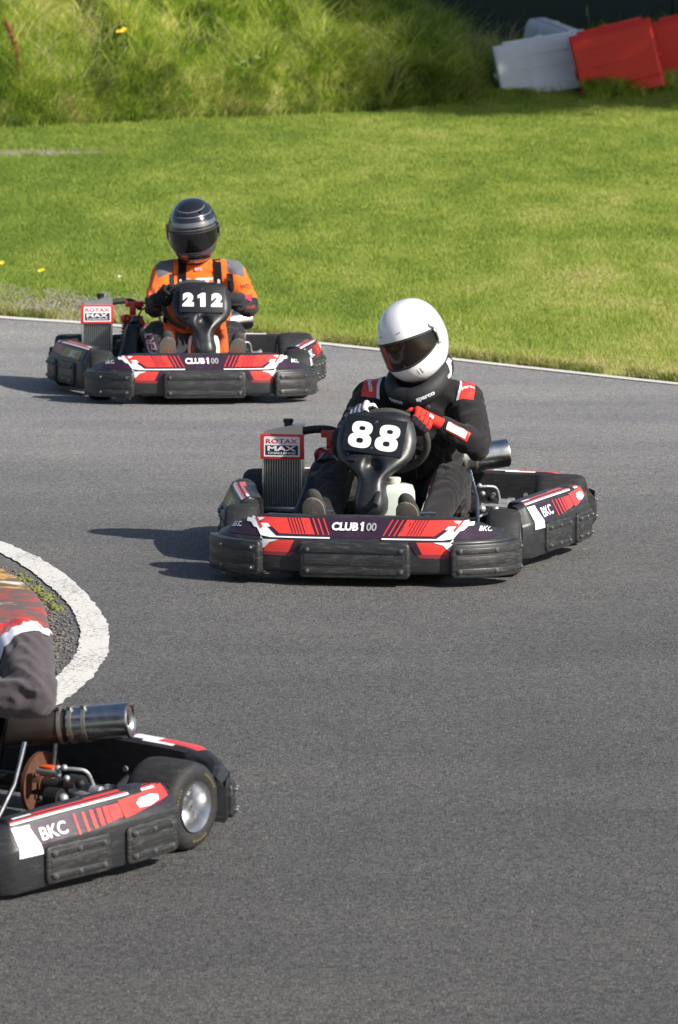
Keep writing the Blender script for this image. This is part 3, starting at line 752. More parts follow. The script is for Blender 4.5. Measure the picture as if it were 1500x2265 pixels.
    for s in (1, -1):
        bm = bmesh.new(); p = base(s*radians(85), radians(9), 1.0); q = base(s*radians(80), radians(19), 1.0); w = base(s*radians(84), radians(-10), 1.0)
        for pt, r in ((p, .011), (q, .008), (w, .008)): lathe(bm, pt, pt.normalized(), [(-.004,r),(.011,r),(.013,r*.6)], 16)
        tube(bm, [q*1.06, p*1.07, w*1.06], .0055, 8); link('visor_pivot', bm, CAST if style == 'white' else M('dark_chrome', (.35,.35,.37), .3, .9), o)
    # base roll
    bm = bmesh.new(); tube(bm, [base(2*pi*a/48, elb, .985)+V((0,0,-.002)) for a in range(48)], .0075, 8, closed=True); link('neck_roll', bm, M('seal_rubber', (.03,.03,.032), .7), o)
    return o
def glove(parent, wc, ring_a, wrist, elbow, main, dark, logo, side, r=.1485):
    """hand closed around the wheel rim at ring angle ring_a"""
    X = V((1,0,0)); up = V((0,-.51,.86)); nn = V((0,.86,.51)).normalized()
    wc = V(wc); rd = (X*cos(ring_a)+up*sin(ring_a)).normalized(); P = wc+X*r*cos(ring_a)+up*r*sin(ring_a); t = (-X*sin(ring_a)+up*cos(ring_a)).normalized()
    wrist = V(wrist); bm = bmesh.new(); kn = []
    Lf = [.92, 1.0, .97, .82]
    td = t if t.z > 0 else -t
    for j in range(4):
        k = 1.5-j; c = P+td*(k*.0235); q = Lf[j]
        a = c+rd*.030+nn*.026; b = c+rd*(.034)-nn*.010*q; d = c+rd*.012-nn*.033*q; e = c-rd*.016*q-nn*.030*q; f = c-rd*.030-nn*.010*q
        kn.append(a); capsule(bm, a, b, .0130, .0118, 12); capsule(bm, b, d, .0118, .0110, 12); capsule(bm, d, e, .0110, .0102, 12); capsule(bm, e, f, .0102, .0090, 12)
        capsule(bm, a, wrist.lerp(a, .35), .0145, .019, 12)
    th0 = wrist.lerp(kn[0], .45)+td*.012; capsule(bm, th0, P+td*.045+nn*.030+rd*.004, .016, .0135, 12); capsule(bm, P+td*.045+nn*.030+rd*.004, P+td*.050-rd*.022+nn*.010, .0135, .011, 12)
    capsule(bm, wrist, wrist.lerp((kn[1]+kn[2])/2, .8), .027, .024, 14)
    wd = (V(elbow)-wrist).normalized(); capsule(bm, wrist-wd*.01, wrist+wd*.036, .034, .043, 16)
    bm = remeshed(bm, .0034, 2)
    PP = np.array([v.co[:] for v in bm.verts])
    # dark palm side and finger tips
    n_, r_ = np.array(nn), np.array(rd); rel = PP-np.array(P)
    tipz = np.minimum(.012-rel@r_, .05) ; tips = np.where((rel@n_ < .02) & (np.linalg.norm(rel, axis=1) < .075), tipz, -.02)
    tt = rel@np.array(td); gro = np.where((np.abs(tt) < .040) & (rel@n_ < .034), .0021-np.abs(tt-np.round(tt/.0235)*.0235), -.02); tips = np.maximum.reduce([tips, gro, np.where(np.linalg.norm(rel, axis=1) < .08, -.024-rel@n_, -.02)])
    bv = bvh_of(bm)
    c0 = wrist.lerp((kn[1]+kn[2])/2, .72); out = (rd*.6-nn*.2+V((0,-.5,.3))).normalized()
    if logo == 2: decal(bm, bv, poly2d((-.022,-.03),(.022,-.03),(.024,.03),(-.02,.03)), c0+out*.12, td.cross(out), td, -out, 1, .01, .0012, .3)
    elif logo == 3: decal(bm, bv, poly2d((-.03,-.03),(-.004,-.03),(-.002,.03),(-.03,.03)), c0+out*.12, td.cross(out), td, -out, 2, .01, .0012, .3)
    elif logo: decal(bm, bv, text2d('OMP' if 0 else 'S', .022, .06), c0+out*.12, td.cross(out), td, -out, 1, .01, .0012, .3)
    return finish('glove', bm, [zone_mat('glove_'+main[0], main[1], [('tips', dark)], .7, bump=.2), WHITE, RED], dict(tips=tips), parent)
def shoe(parent, heel, toe, mats, logo_mi):
    heel, toe = V(heel), V(toe); ax = (toe-heel).normalized(); L = (toe-heel).length; sd = V((1,0,0)); fr = ax.cross(sd).normalized()
    if fr.y > 0: fr = -fr
    bm = bmesh.new(); bk = -fr
    for t, w, h in ((0,.031,.04),(.2,.030,.045),(.45,.034,.045),(.62,.042,.038),(.78,.044,.030),(.92,.036,.022)):
        m = Matrix((sd, ax, fr)).transposed()
        sphere(bm, heel+ax*(L*t)+bk*h*.9, (w, .05, h), rot=m)
    capsule(bm, heel+ax*.03+bk*.05, heel+ax*.06+bk*.13, .04, .042)
    bm = remeshed(bm, .005, 2)
    sole = []
    sh = link('shoe', bm, mats[0], parent, 60, recalc=False)
    bm = bmesh.new(); top, bt = [], []
    n = 40
    def outline(a):
        c, s = cos(a), sin(a); y = (s+1)/2; w = ip(y, [0,.1,.3,.5,.72,.88,1], [.0,.030,.031,.033,.046,.040,.0]); 
        return (1 if c > 0 else -1)*w if abs(c) > 1e-6 else 0, y
    ys = [0,.015,.05,.1,.2,.3,.4,.5,.6,.7,.8,.88,.94,.98,1]; wf = lambda y: .033*(1-(1-min(1, y/.1))**2)**.5+ip(y, [0,.3,.5,.72,.9,1], [0,-.002,.001,.012,.008,0]) if y < .8 else .044*(1-((y-.8)/.2)**2.4)**.5
    secs = []
    for y in ys:
        w = max(.002, wf(y)); c = heel+ax*(L*1.04*y-.01)
        secs.append([c+sd*w+fr*.0, c+sd*w*.98+fr*.008, c+fr*.011, c-sd*w*.98+fr*.008, c-sd*w, c-fr*.01])
    loft(bm, secs); bmesh.ops.recalc_face_normals(bm, faces=bm.faces); bv = bvh_of(bm)
    c = heel+ax*L*.72+fr*.2
    def D(g, mi): decal(bm, bv, g, c, sd, ax, -fr, mi, .01, .0012, .5)
    ring = ([(r*cos(2*pi*i/20), r*sin(2*pi*i/20)) for i in range(20) for r in (.017,.020)], [(2*i, 2*((i+1)%20), 2*((i+1)%20)+1, 2*i+1) for i in range(20)])
    D(ring, 1); D(text2d('S', .022, .03), 1); D(poly2d((-.012,-.030),(.010,-.034),(.010,-.031),(-.012,-.027)), 1); D(poly2d((-.008,-.037),(.004,-.040),(.004,-.038),(-.008,-.035)), 1)
    for i in range(5): D(poly2d((-.028,-.052-.012*i),(.028,-.050-.012*i),(.028,-.0525-.012*i),(-.028,-.0545-.012*i)), 2)
    link('sole', bm, [mats[1], mats[logo_mi], DARK], sh, 40, recalc=False)
    return sh
def make_person(root, J, kind):
    """root: an object with the kart's pose; the body mesh itself is the top-level thing"""
    bm = make_body(J); P = np.array([v.co[:] for v in bm.verts]); z = {}
    arms = {s: (dseg(P, J['sh'+s], J['el'+s], .076, .060), dseg(P, J['el'+s], J['wr'+s], .060, .038)) for s in 'LR'}
    legs = {s: np.minimum(dseg(P, J['hip'+s], J['kn'+s], .105, .074)[0], dseg(P, J['kn'+s], J['an'+s], .074, .05)[0]) for s in 'LR'}
    H = np.array(J['head']); nk = np.array(J['neck'])
    z['skin'] = (P[:, 2]-(nk[2]+.075))*.5
    torso = dseg(P, J['pelvis'], np.array(J['chest'])+np.array([0,0,.02]), .17, .19)[0]
    bvh = bvh_of(bm)
    def D(g, o, u, v, n, mi, l=1): decal(bm, bvh, g, o, u, v, n, mi, .012, .0016*l, .8)
    ch = V(J['chest']); mats = None
    if kind == 'black':
        suit = zone_mat('suit_black', (.015, .0135, .015), [('skin', (.42,.25,.19))], .92, sheen=.12, bump=.35)
        mats = [suit, RED, WHITE, M('bright_red_cloth', (.62,.03,.03), .8), M('dark_grey_cloth', (.06,.058,.062), .9)]
        for s, q in (('L', -1), ('R', 1)):
            sh = V(J['sh'+s]); el = V(J['el'+s]); wr = V(J['wr'+s]); c = sh+V((-q*.012,0,0)); n = V((-q*.35,.62,-.7)).normalized() if s == 'R' else V((.1,.62,-.7)).normalized()
            u = V((1,0,0)); v = n.cross(u).normalized(); v = v if v.z > 0 else -v
            D(poly2d((-.034,-.055),(.034,-.055),(.034,.055),(-.034,.055)), c-n*.3, u, v, n, 1, 1)
            D(poly2d((.026 if s=='L' else -.034,-.056),(.038 if s=='L' else -.024,-.056),(.038 if s=='L' else -.024,.056),(.026 if s=='L' else -.034,.056)), c-n*.3, u, v, n, 2, 2)
            D(rot2(text2d('sparco', .019, .04), radians(-80) if s=='L' else radians(18), -.006 if s=='L' else .0, 0), c-n*.3, u, v, n, 2, 3)
            # cuff patches on the forearm
            m = el.lerp(wr, .50 if s == 'R' else .74); d = (wr-el).normalized(); n = V((0,.9,-.35)).normalized(); u = (d-n*d.dot(n)).normalized(); v = n.cross(u).normalized(); v = v if v.z > 0 else -v
            D(poly2d((-.040,-.019),(.045,-.019),(.045,.019),(-.040,.019)), m-n*.3, u, v, n, 1, 1); D(poly2d((-.028,-.012),(.045,-.014),(.045,.014),(-.028,.012)), m-n*.3, u, v, n, 2, 2)
        # chest zip and trouser side stripes
        D(poly2d((-.003,-.20),(.003,-.20),(.003,.10),(-.003,.10)), ch+V((0,-.5,0)), (1,0,0), (0,0,1), (0,1,0), 4, 1)
        kn, an = V(J['knR']), V(J['anR']); n = V((.85,.5,-.1)).normalized(); u = (an-kn).normalized(); v = n.cross(u).normalized()
        D(poly2d((-.02,-.012),(.17,-.012),(.17,.008),(-.02,.008)), kn-n*.3+(an-kn)*.2, u, v, n, 2, 1); D(poly2d((-.05,-.016),(-.02,-.012),(-.02,.008),(-.05,.010)), kn-n*.3+(an-kn)*.2, u, v, n, 1, 1)
    elif kind == 'orange':
        fore = np.minimum(*(arms[s][1][0] for s in 'LR')); upp = np.minimum(*(arms[s][0][0]+0 for s in 'LR'))
        tf = np.where(arms['L'][1][0] < arms['R'][1][0], arms['L'][1][1], arms['R'][1][1])
        z['fore'] = np.where(fore < .05, np.minimum((tf-.45)*.2, (upp-fore)+.02), -.05)
        lg = np.minimum(legs['L'], legs['R']); z['legs'] = np.maximum((.30-P[:, 2])*.6, np.minimum((torso+.02-lg)*.5, (.5-P[:, 2])))
        cxx = J['chest'][0]; ax = np.abs(P[:, 0]-cxx)
        z['shoulder'] = np.minimum.reduce([(ax-.142)*1.0, (P[:, 2]-.625+ (ax-.16)*.35)*1.0, .235-ax])
        z['side'] = np.minimum.reduce([.016-np.abs(ax-.155-(.62-P[:, 2])*.05), .62-P[:, 2], P[:, 2]-.40, .05-np.abs(P[:,1]-J['chest'][1]+.14)])
        inner = np.full(len(P), -.05)
        for s, q in (('L', 1), ('R', -1)):
            t_ = np.clip((J['kn'+s][2]-P[:, 2])/(J['kn'+s][2]-J['an'+s][2]), 0, 1); cx_ = J['kn'+s][0]*(1-t_)+J['an'+s][0]*t_
            f = np.minimum.reduce([P[:, 0]*q-(cx_*q+.028-.006*t_), (cx_*q+.095)-P[:, 0]*q, .42-P[:, 2], P[:, 2]-.13, .50-P[:, 1]]); inner = np.maximum(inner, f)
        z['inner'] = inner
        z['skin'] = (P[:, 2]-(nk[2]+.09))*.5
        suit = zone_mat('suit_orange', (.96, .155, .008), [('shoulder', (.13,.13,.15)), ('side', (.012,.012,.018)), ('legs', (.012,.012,.018)), ('fore', (.012,.012,.016)), ('inner', (.96,.155,.008)), ('skin', (.02,.02,.022))], .8, sheen=.15, bump=.3)
        mats = [suit, M('strap_cloth', (.010,.010,.014), .9), WHITE, PINKF, M('magenta_film', (.45,.03,.10), .5), ORANGE, M('maroon_print', (.25,.04,.02), .8)]
        F = (0,1,0); U = (1,0,0); Z = (0,0,1)
        D(rot2(text2d('RST' if 0 else 'ST', .046, .05, shear=.25, xs=1.5), 0, .012, 0), ch+V((.0,-.6,.085)), U, Z, F, 2, 2); D(rot2(text2d('R', .046, .04, shear=.25, xs=1.4), 0, -.075, 0), ch+V((0,-.6,.085)), U, Z, F, 3, 2)
        D(rot2(text2d('arg', .020, .05, xs=1.2), .1, .004, 0), V(J['neck'])+V((0,-.6,-.020)), U, Z, F, 3, 4)
        for k in range(4):
            D(rot2(text2d(('WD','rw','mst','go')[k], .022, .03), .1), V(J['shR'])+V((.055+.012*k,-.6,-.055-.052*k)), U, Z, F, 6, 1)
        for k in range(3): D(rot2(text2d(('ml','rk','NA')[k], .022, .03), -.1), V(J['shL'])+V((-.035-.016*k,-.6,-.06-.05*k)), U, Z, F, 6, 1)
        D(rot2(text2d('VERT', .042, .03), radians(100), 0, 0), V(J['knL'])+V((-.045,-.6,-.03)), U, Z, F, 3, 1)
        D(rot2(text2d('RE', .042, .03), radians(80), 0, 0), V(J['knR'])+V((.05,-.6,-.01)), U, Z, F, 3, 1)
        D(poly2d((-.02,-.02),(.02,-.025),(.018,.02),(-.02,.022)), V(J['shR'])+V((.062,-.5,.045)), U, (0,.5,.8), (0,.8,-.5), 4, 1)
    else:
        suit = zone_mat('suit_charcoal', (.070, .060, .068), [('skin', (.42,.25,.19))], .95, sheen=.2, bump=.35)
        mats = [suit, RED, M('pale_lilac_cloth', (.70,.70,.82), .8), M('yellow_cloth', (.75,.55,.02), .7)]
        sh, el = V(J['shR']), V(J['elR']); d = (el-sh).normalized(); n = V((-.545,.84,-.15)); n = (n-d*n.dot(d)).normalized(); v = n.cross(d).normalized(); v = v if v.x > 0 else -v
        D(poly2d((.035,-.11),(.0,.0),(-.03,.085),(.012,.10),(.042,.0),(.09,-.11)), sh-n*.3, d, v, n, 2, 2.6)
        D(poly2d((-.06,-.11),(-.09,.08),(-.035,.08),(-.005,0),(.03,-.11)), sh-n*.3, d, v, n, 1, 1.8)
    b = finish('person', bm, mats, z, None, 60)
    b.matrix_world = root.matrix_world.copy() if 0 else b.matrix_world
    return b
def neck_brace(parent, c, R, text=True):
    bm = bmesh.new(); secs = []; n = 56
    for k in range(n+1):
        a = 2*pi*k/n; 
        d = V((sin(a), -cos(a), 0)); r = .106+.014*abs(cos(a)); lift = .055*(1-cos(a))/2+.010*abs(sin(a)); fr = max(0, cos(a))
        ce = d*r; ce.y *= 1.12; h = .040+.006*fr
        secs.append([ce+d*(.030*cos(t)*(1+.15*fr))*1.0+V((0,0,lift+h*sin(t))) for t in [2*pi*i/16 for i in range(16)]])
    loft(bm, secs, cap=False); bmesh.ops.remove_doubles(bm, verts=bm.verts, dist=1e-5); bmesh.ops.recalc_face_normals(bm, faces=bm.faces)
    bv = bvh_of(bm)
    def D(g, o, n_, mi=1, l=1):
        n_ = V(n_).normalized(); u = V((0,0,1)).cross(-n_).normalized(); u = u if u.x > 0 else -u; v = u.cross(n_); v = v if v.z > 0 else -v
        decal(bm, bv, g, o, u, v, n_, mi, .01, .0012*l, .5)
    if text:
        D(rot2(text2d('sparco', .019, .05, xs=1.15), .12), (.100,-.3,.014), (-.22,1,-.05)); D(rot2(text2d('sparco', .019, .05, xs=1.15), -.14), (-.095,-.3,.010), (.22,1,-.05))
        D(poly2d((-.0035,-.045),(.0015,-.045),(.0015,.045),(-.0035,.045)), (0,-.3,.0), (0,1,0), 2)
        D(poly2d((-.035,-.006),(.0,-.012),(.035,.028),(.06,.030),(.055,.045),(.02,.042),(-.005,.008),(-.035,.006)), (.3,-.03,.045), (-1,.15,-.05), 1)
        D(poly2d((-.035,-.006),(.0,-.012),(.035,.028),(.02,.042),(-.005,.008),(-.035,.006)), (-.3,-.03,.045), (1,.15,-.05), 1)
    o = link('neck_brace', bm, [M('brace_cloth', (.016,.016,.018), .6, bump=.2), M('silver_print', (.62,.64,.68), .4), DARK], parent, 50, recalc=False)
    o.matrix_local = Matrix.Translation(V(c)) @ R.to_matrix().to_4x4()
    bm = bmesh.new(); capsule(bm, (-.045,0,0), (.045,0,0), .022, .022, 14)
    for v in bm.verts: v.co.y *= .5; v.co.y -= 1.2*v.co.x**2*-1
    bv = bvh_of(bm); decal(bm, bv, rot2(text2d('sparco', .013, .05, xs=1.2), 0, -.008, 0), (0,-.2,0), (1,0,0), (0,0,1), (0,1,0), 1, .01, .001, .5)
    st = link('brace_tab', bm, [M('brace_cloth', (.016,.016,.018), .6), M('silver_print', (.62,.64,.68), .4)], o, 50); st.location = (0,-.128,-.050)
    return o
def strap(parent, body, x, J, txt):
    """rib-protector strap over the chest"""
    b = bmesh.new(); b.from_mesh(body.data); bv = bvh_of(b); b.free()
    bm = bmesh.new(); z1 = J['shL'][2]+.035; c0 = J['chest'][0]
    L, Rr, n = [], [], 22
    for i in range(n+1):
        t = i/n; z = .40+(z1+.06-.40)*t; xx = x+(c0-x)*(.0+.10*t)
        row = []
        for dx in (-.021, 0, .021):
            h = bv.ray_cast(V((xx+dx, .2, z)), V((0,1,0)), 1.0) if t < .93 else bv.ray_cast(V((xx+dx, J['chest'][1]-.02, 1.2)), V((0,0,-1)), 1.0)
            row.append((h[0]+V((0,-.006,.002))) if h[0] is not None else None)
        if all(r is not None for r in row): L.append(row)
    if len(L) > 2:
        rings = [[bm.verts.new(p) for p in r] for r in L]
        for a, c in zip(rings[:-1], rings[1:]):
            for j in (0, 1):
                if (a[j].co-c[j].co).length < .12: bm.faces.new((a[j], a[j+1], c[j+1], c[j]))
        bmesh.ops.solidify(bm, geom=bm.faces[:], thickness=.004); bv = bvh_of(bm)
        decal(bm, bv, rot2(text2d(txt, .019, .05, xs=1.1), radians(90)), (x, .1, J['shL'][2]-.055), (1,0,0), (0,0,1), (0,1,0), 1, .01, .0012, 1)
    return link('chest_strap', bm, [M('strap_cloth', (.010,.010,.014), .9), WHITE], parent, 50)

# ------------------------------------------------------------------ ground relief
KY = [-400, 8, 16.5, 20, 24, 31.5, 36, 42, 60, 200]; KS = [.0, .11, .115, .05, .004, -.022, -.004, .01, .012, .0]
_Y = np.arange(-400, 700, .05); _Z = np.cumsum(np.interp(_Y, KY, KS))*.05; _Z -= np.interp(24, _Y, _Z)
def zprof(Y): return np.interp(Y, _Y, _Z)
BX = [-60,-6,-3.17,-1.5,.67,1.3,1.75,2.3,6,60]; BY = [56,57.2,57.9,59.2,60.9,62.2,64.2,66.5,70,74]
def relief(X, Y):
    X = np.asarray(X, float); Y = np.asarray(Y, float)
    z = zprof(Y); d = np.maximum(0, Y-np.interp(X, BX, BY))
    cap = np.interp(X, [-30,-6,-1.5,-.5,.2,.9,1.5,1.9,3,6], [4.5,3.6,2.4,1.55,.90,.48,.26,.10,.10,.1])
    z = z+cap*(1-np.exp(-.85*d/cap))
    z = z+np.clip(d/.8, 0, 1)*np.clip(cap/1.2, 0, 1)*(.13*np.sin(X*2.9+np.sin(Y*1.7)*1.9)+.08*np.sin(Y*3.3+X*4.1+1)+.05*np.sin(X*8.3+Y*2.1))
    e = np.clip((Y-61.8)/3.5, 0, 1); e = e*e*(3-2*e)
    return z+e*np.clip(X-1.2, 0, 8)*.13
def G1(X, Y): return float(relief(X, Y))
def cam_ray(px, py):
    u, v = (px-750)/CF, (1132.5-py)/CF; return V((u, cos(CP)+v*sin(CP), -sin(CP)+v*cos(CP)))
def ground_at(px, py, flat=True):
    """measured point of the photograph -> place on the ground"""
    d = cam_ray(px, py); t = 8.0
    while t < 200:
        q = V((0,0,CH))+d*t
        if q.z <= (zprof(q.y) if flat else G1(q.x, q.y)): return q
        t += .01
    return q
# ground sheet reaching the horizon
def sheet(name, xs, ys, dz, mat, kind='structure'):
    X, Y = np.meshgrid(xs, ys); Z = relief(X, Y)+dz; nx, ny = len(xs), len(ys)
    me = bpy.data.meshes.new(name); co = np.stack([X, Y, Z], -1).reshape(-1, 3)
    i = np.arange(nx*ny).reshape(ny, nx); q = np.stack([i[:-1,:-1], i[:-1,1:], i[1:,1:], i[1:,:-1]], -1).reshape(-1, 4)
    me.vertices.add(len(co)); me.vertices.foreach_set('co', co.ravel()); me.loops.add(q.size); me.loops.foreach_set('vertex_index', q.ravel())
    me.polygons.add(len(q)); me.polygons.foreach_set('loop_start', np.arange(len(q))*4); me.polygons.foreach_set('loop_total', np.full(len(q), 4)); me.update(calc_edges=True)
    me.polygons.foreach_set('use_smooth', [True]*len(q)); me.materials.append(mat)
    if name == 'ground': at = me.attributes.new('bank', 'FLOAT', 'POINT'); at.data.foreach_set('value', np.clip((co[:, 1]-np.interp(co[:, 0], BX, BY))/.15, 0, 1).astype(np.float32)*(co[:, 0] < 1.6))
    o = bpy.data.objects.new(name, me); COL.objects.link(o); tag(o, kind=kind); return o
def ground_mat():
    m = bpy.data.materials.new('turf'); m.use_nodes = True; t = m.node_tree; b = t.nodes['Principled BSDF']; tc = nd(t, 'ShaderNodeTexCoord')
    def N(s, d=5, r=.6):
        n = nd(t, 'ShaderNodeTexNoise'); n.inputs['Scale'].default_value = s; n.inputs['Detail'].default_value = d; n.inputs['Roughness'].default_value = r; t.links.new(tc.outputs['Object'], n.inputs['Vector']); return n.outputs['Fac']
    def R(f, stops):
        c = nd(t, 'ShaderNodeValToRGB'); e = c.color_ramp.elements
        while len(e) < len(stops): e.new(.5)
        for q, (p, k) in zip(e, stops): q.position = p; q.color = (*k, 1)
        t.links.new(f, c.inputs[0]); return c.outputs[0]
    a = R(N(1.2), [(.35,(.18,.25,.045)),(.52,(.24,.28,.06)),(.7,(.32,.28,.11))]); c = R(N(45, 6, .75), [(.3,(.12,.15,.03)),(.6,(.24,.26,.07)),(.8,(.34,.30,.13))])
    x = nd(t, 'ShaderNodeMix', data_type='RGBA'); x.inputs[0].default_value = .5; t.links.new(a, x.inputs[6]); t.links.new(c, x.inputs[7])
    at = nd(t, 'ShaderNodeAttribute', attribute_name='bank'); x2 = nd(t, 'ShaderNodeMix', data_type='RGBA'); x2.inputs[7].default_value = (.05,.07,.018,1); t.links.new(at.outputs['Fac'], x2.inputs[0]); t.links.new(x.outputs[2], x2.inputs[6]); t.links.new(x2.outputs[2], b.inputs['Base Color'])   # darker soil colour under the long grass
    b.inputs['Roughness'].default_value = .95; b.inputs['Specular IOR Level'].default_value = .1
    bn = nd(t, 'ShaderNodeBump'); bn.inputs['Distance'].default_value = .03; t.links.new(N(60, 4), bn.inputs['Height']); t.links.new(bn.outputs[0], b.inputs['Normal'])
    return m
def asphalt_mat():
    m = bpy.data.materials.new('asphalt'); m.use_nodes = True; t = m.node_tree; b = t.nodes['Principled BSDF']; tc = nd(t, 'ShaderNodeTexCoord')
    def N(s, d=3, r=.6, st=(1,1,1)):
        mp = nd(t, 'ShaderNodeMapping'); mp.inputs['Scale'].default_value = st; t.links.new(tc.outputs['Object'], mp.inputs[0])
        n = nd(t, 'ShaderNodeTexNoise'); n.inputs['Scale'].default_value = s; n.inputs['Detail'].default_value = d; n.inputs['Roughness'].default_value = r; t.links.new(mp.outputs[0], n.inputs['Vector']); return n.outputs['Fac']
    def R(f, stops, inter='LINEAR'):
        c = nd(t, 'ShaderNodeValToRGB'); c.color_ramp.interpolation = inter; e = c.color_ramp.elements
        while len(e) < len(stops): e.new(.5)
        for q, (p, k) in zip(e, stops): q.position = p; q.color = (*k, 1)
        t.links.new(f, c.inputs[0]); return c.outputs[0]
    def mix(a, c, f=None, v=.5, bt='MIX'):
        x = nd(t, 'ShaderNodeMix', data_type='RGBA', blend_type=bt)
        if f is not None: t.links.new(f, x.inputs[0])
        else: x.inputs[0].default_value = v
        t.links.new(a, x.inputs[6]); t.links.new(c, x.inputs[7]); return x.outputs[2]
    vo = nd(t, 'ShaderNodeTexVoronoi'); vo.inputs['Scale'].default_value = 120; t.links.new(tc.outputs['Object'], vo.inputs['Vector'])
    sp = nd(t, 'ShaderNodeSeparateColor'); t.links.new(vo.outputs['Color'], sp.inputs[0])
    stone = R(sp.outputs[0], [(0,(.095,.095,.096)),(.25,(.15,.149,.148)),(.5,(.185,.183,.18)),(.78,(.23,.225,.216)),(.95,(.27,.255,.24)),(1,(.36,.34,.30))])
    gap = R(vo.outputs['Distance'], [(0,(1,1,1)),(.45,(.95,.95,.95)),(.8,(.45,.45,.46))])
    base = mix(stone, gap, v=.85, bt='MULTIPLY')
    fine = R(N(260, 2, .7), [(.3,(.6,.6,.6)),(.7,(1.35,1.35,1.35))]); base = mix(base, fine, v=.7, bt='MULTIPLY')
    big = R(N(.55, 5, .55), [(.3,(.86,.86,.88)),(.7,(1.12,1.10,1.06))]); base = mix(base, big, v=1, bt='MULTIPLY')
    lane = R(N(1.6, 4, .6, (.35,1,1)), [(.35,(.90,.90,.92)),(.65,(1.07,1.06,1.05))]); base = mix(base, lane, v=1, bt='MULTIPLY')
    sx = nd(t, 'ShaderNodeSeparateXYZ'); t.links.new(tc.outputs['Object'], sx.inputs[0]); gy = nd(t, 'ShaderNodeMapRange'); gy.inputs[1].default_value = 14; gy.inputs[2].default_value = 38; gy.inputs[3].default_value = 0; gy.inputs[4].default_value = 1; t.links.new(sx.outputs[1], gy.inputs[0])
    y_tone = R(gy.outputs[0], [(0,(.45,.45,.45)),(.14,(.52,.52,.52)),(.32,(.68,.68,.68)),(.48,(.84,.84,.84)),(.68,(1.38,1.38,1.40)),(1,(1.75,1.75,1.75))]); base = mix(base, y_tone, v=1, bt='MULTIPLY')   # multiplies the colour: darker at the near end, paler towards the far edge
    t.links.new(base, b.inputs['Base Color']); b.inputs['Roughness'].default_value = .78; b.inputs['Specular IOR Level'].default_value = .35
    bn = nd(t, 'ShaderNodeBump'); bn.inputs['Distance'].default_value = .004; bn.inputs['Strength'].default_value = .8; bn.invert = True; t.links.new(vo.outputs['Distance'], bn.inputs['Height']); t.links.new(bn.outputs[0], b.inputs['Normal'])
    return m
ASPH = asphalt_mat()
def xs_(a, b, n, wide): return np.concatenate([[-wide, -wide/3, -30, -14], np.linspace(a, b, n), [14, 30, wide/3, wide]])
sheet('ground', xs_(-8, 8, 130, 500), np.concatenate([[-300,-60,-10], np.arange(8, 57, 1.0), np.arange(57, 76, .2), [80, 100, 200, 600]]), 0, ground_mat())
# outer edge of the track (beyond it starts the lawn)
EPX = [(-700,628),(-300,667),(0,701),(190,714),(420,733),(640,752),(830,772),(1010,795),(1250,822),(1500,849),(1900,892),(2400,950)]
EDGE = [ground_at(*p) for p in EPX]
EX = [p.x for p in EDGE]; EY = [p.y for p in EDGE]
def edgeY(x): return np.interp(x, EX, EY)
def strip(name, L, Rr, dz, mat, kind='structure', sub=1, zs=None):
    bm = bmesh.new(); a = [bm.verts.new((p[0], p[1], G1(p[0], p[1])+dz)) for p in L]; c = [bm.verts.new((p[0], p[1], G1(p[0], p[1])+dz)) for p in Rr]
    for i in range(len(a)-1): bm.faces.new((a[i], c[i], c[i+1], a[i+1]))
    bmesh.ops.recalc_face_normals(bm, faces=bm.faces)
    if bm.faces[0].normal.z < 0: bmesh.ops.reverse_faces(bm, faces=bm.faces)
    o = link(name, bm, mat, None, 60, recalc=False); 
    if kind: tag(o, kind=kind)
    return o
xs = list(np.linspace(-9, 9, 73))
bm = bmesh.new(); prev = None
for x in [-40]+xs+[40]:
    ey = float(np.interp(x, EX, EY)) if abs(x) < 9.5 else float(np.interp(x, EX, EY)); col = [bm.verts.new((x, y, G1(x, y)+.004)) for y in [-60]+list(np.linspace(6, ey+.08, 60))]
    if prev:
        for i in range(len(col)-1): bm.faces.new((prev[i], col[i], col[i+1], prev[i+1]))
    prev = col
tag(link('track', bm, ASPH, None, 60), kind='structure')
def paint_mat(name, col, worn):
    m = bpy.data.materials.new(name); m.use_nodes = True; t = m.node_tree; b = t.nodes['Principled BSDF']; tc = nd(t, 'ShaderNodeTexCoord')
    n = nd(t, 'ShaderNodeTexNoise'); n.inputs['Scale'].default_value = 70; n.inputs['Detail'].default_value = 5; n.inputs['Roughness'].default_value = .75; t.links.new(tc.outputs['Object'], n.inputs['Vector'])
    n2 = nd(t, 'ShaderNodeTexNoise'); n2.inputs['Scale'].default_value = 2.5; n2.inputs['Detail'].default_value = 4; t.links.new(tc.outputs['Object'], n2.inputs['Vector'])
    ad = nd(t, 'ShaderNodeMath', operation='MULTIPLY_ADD'); ad.inputs[1].default_value = .28; t.links.new(n2.outputs['Fac'], ad.inputs[0]); t.links.new(n.outputs['Fac'], ad.inputs[2])
    r = nd(t, 'ShaderNodeMapRange'); r.inputs[1].default_value = worn; r.inputs[2].default_value = worn+.06; t.links.new(ad.outputs[0], r.inputs[0])
    x = nd(t, 'ShaderNodeMix', data_type='RGBA'); x.inputs[6].default_value = (*col, 1); x.inputs[7].default_value = (.12,.115,.11,1); t.links.new(r.outputs[0], x.inputs[0]); t.links.new(x.outputs[2], b.inputs['Base Color'])
    b.inputs['Roughness'].default_value = .75
    bn = nd(t, 'ShaderNodeBump'); bn.inputs['Distance'].default_value = .003; t.links.new(n.outputs['Fac'], bn.inputs['Height']); t.links.new(bn.outputs[0], b.inputs['Normal'])
    return m
WL = paint_mat('line_paint', (.66,.64,.60), .70); WLF = paint_mat('far_line_paint', (.66,.63,.58), .80)
jit = lambda k: .012*noise.noise(V((k*.9, 3.3, 0)))
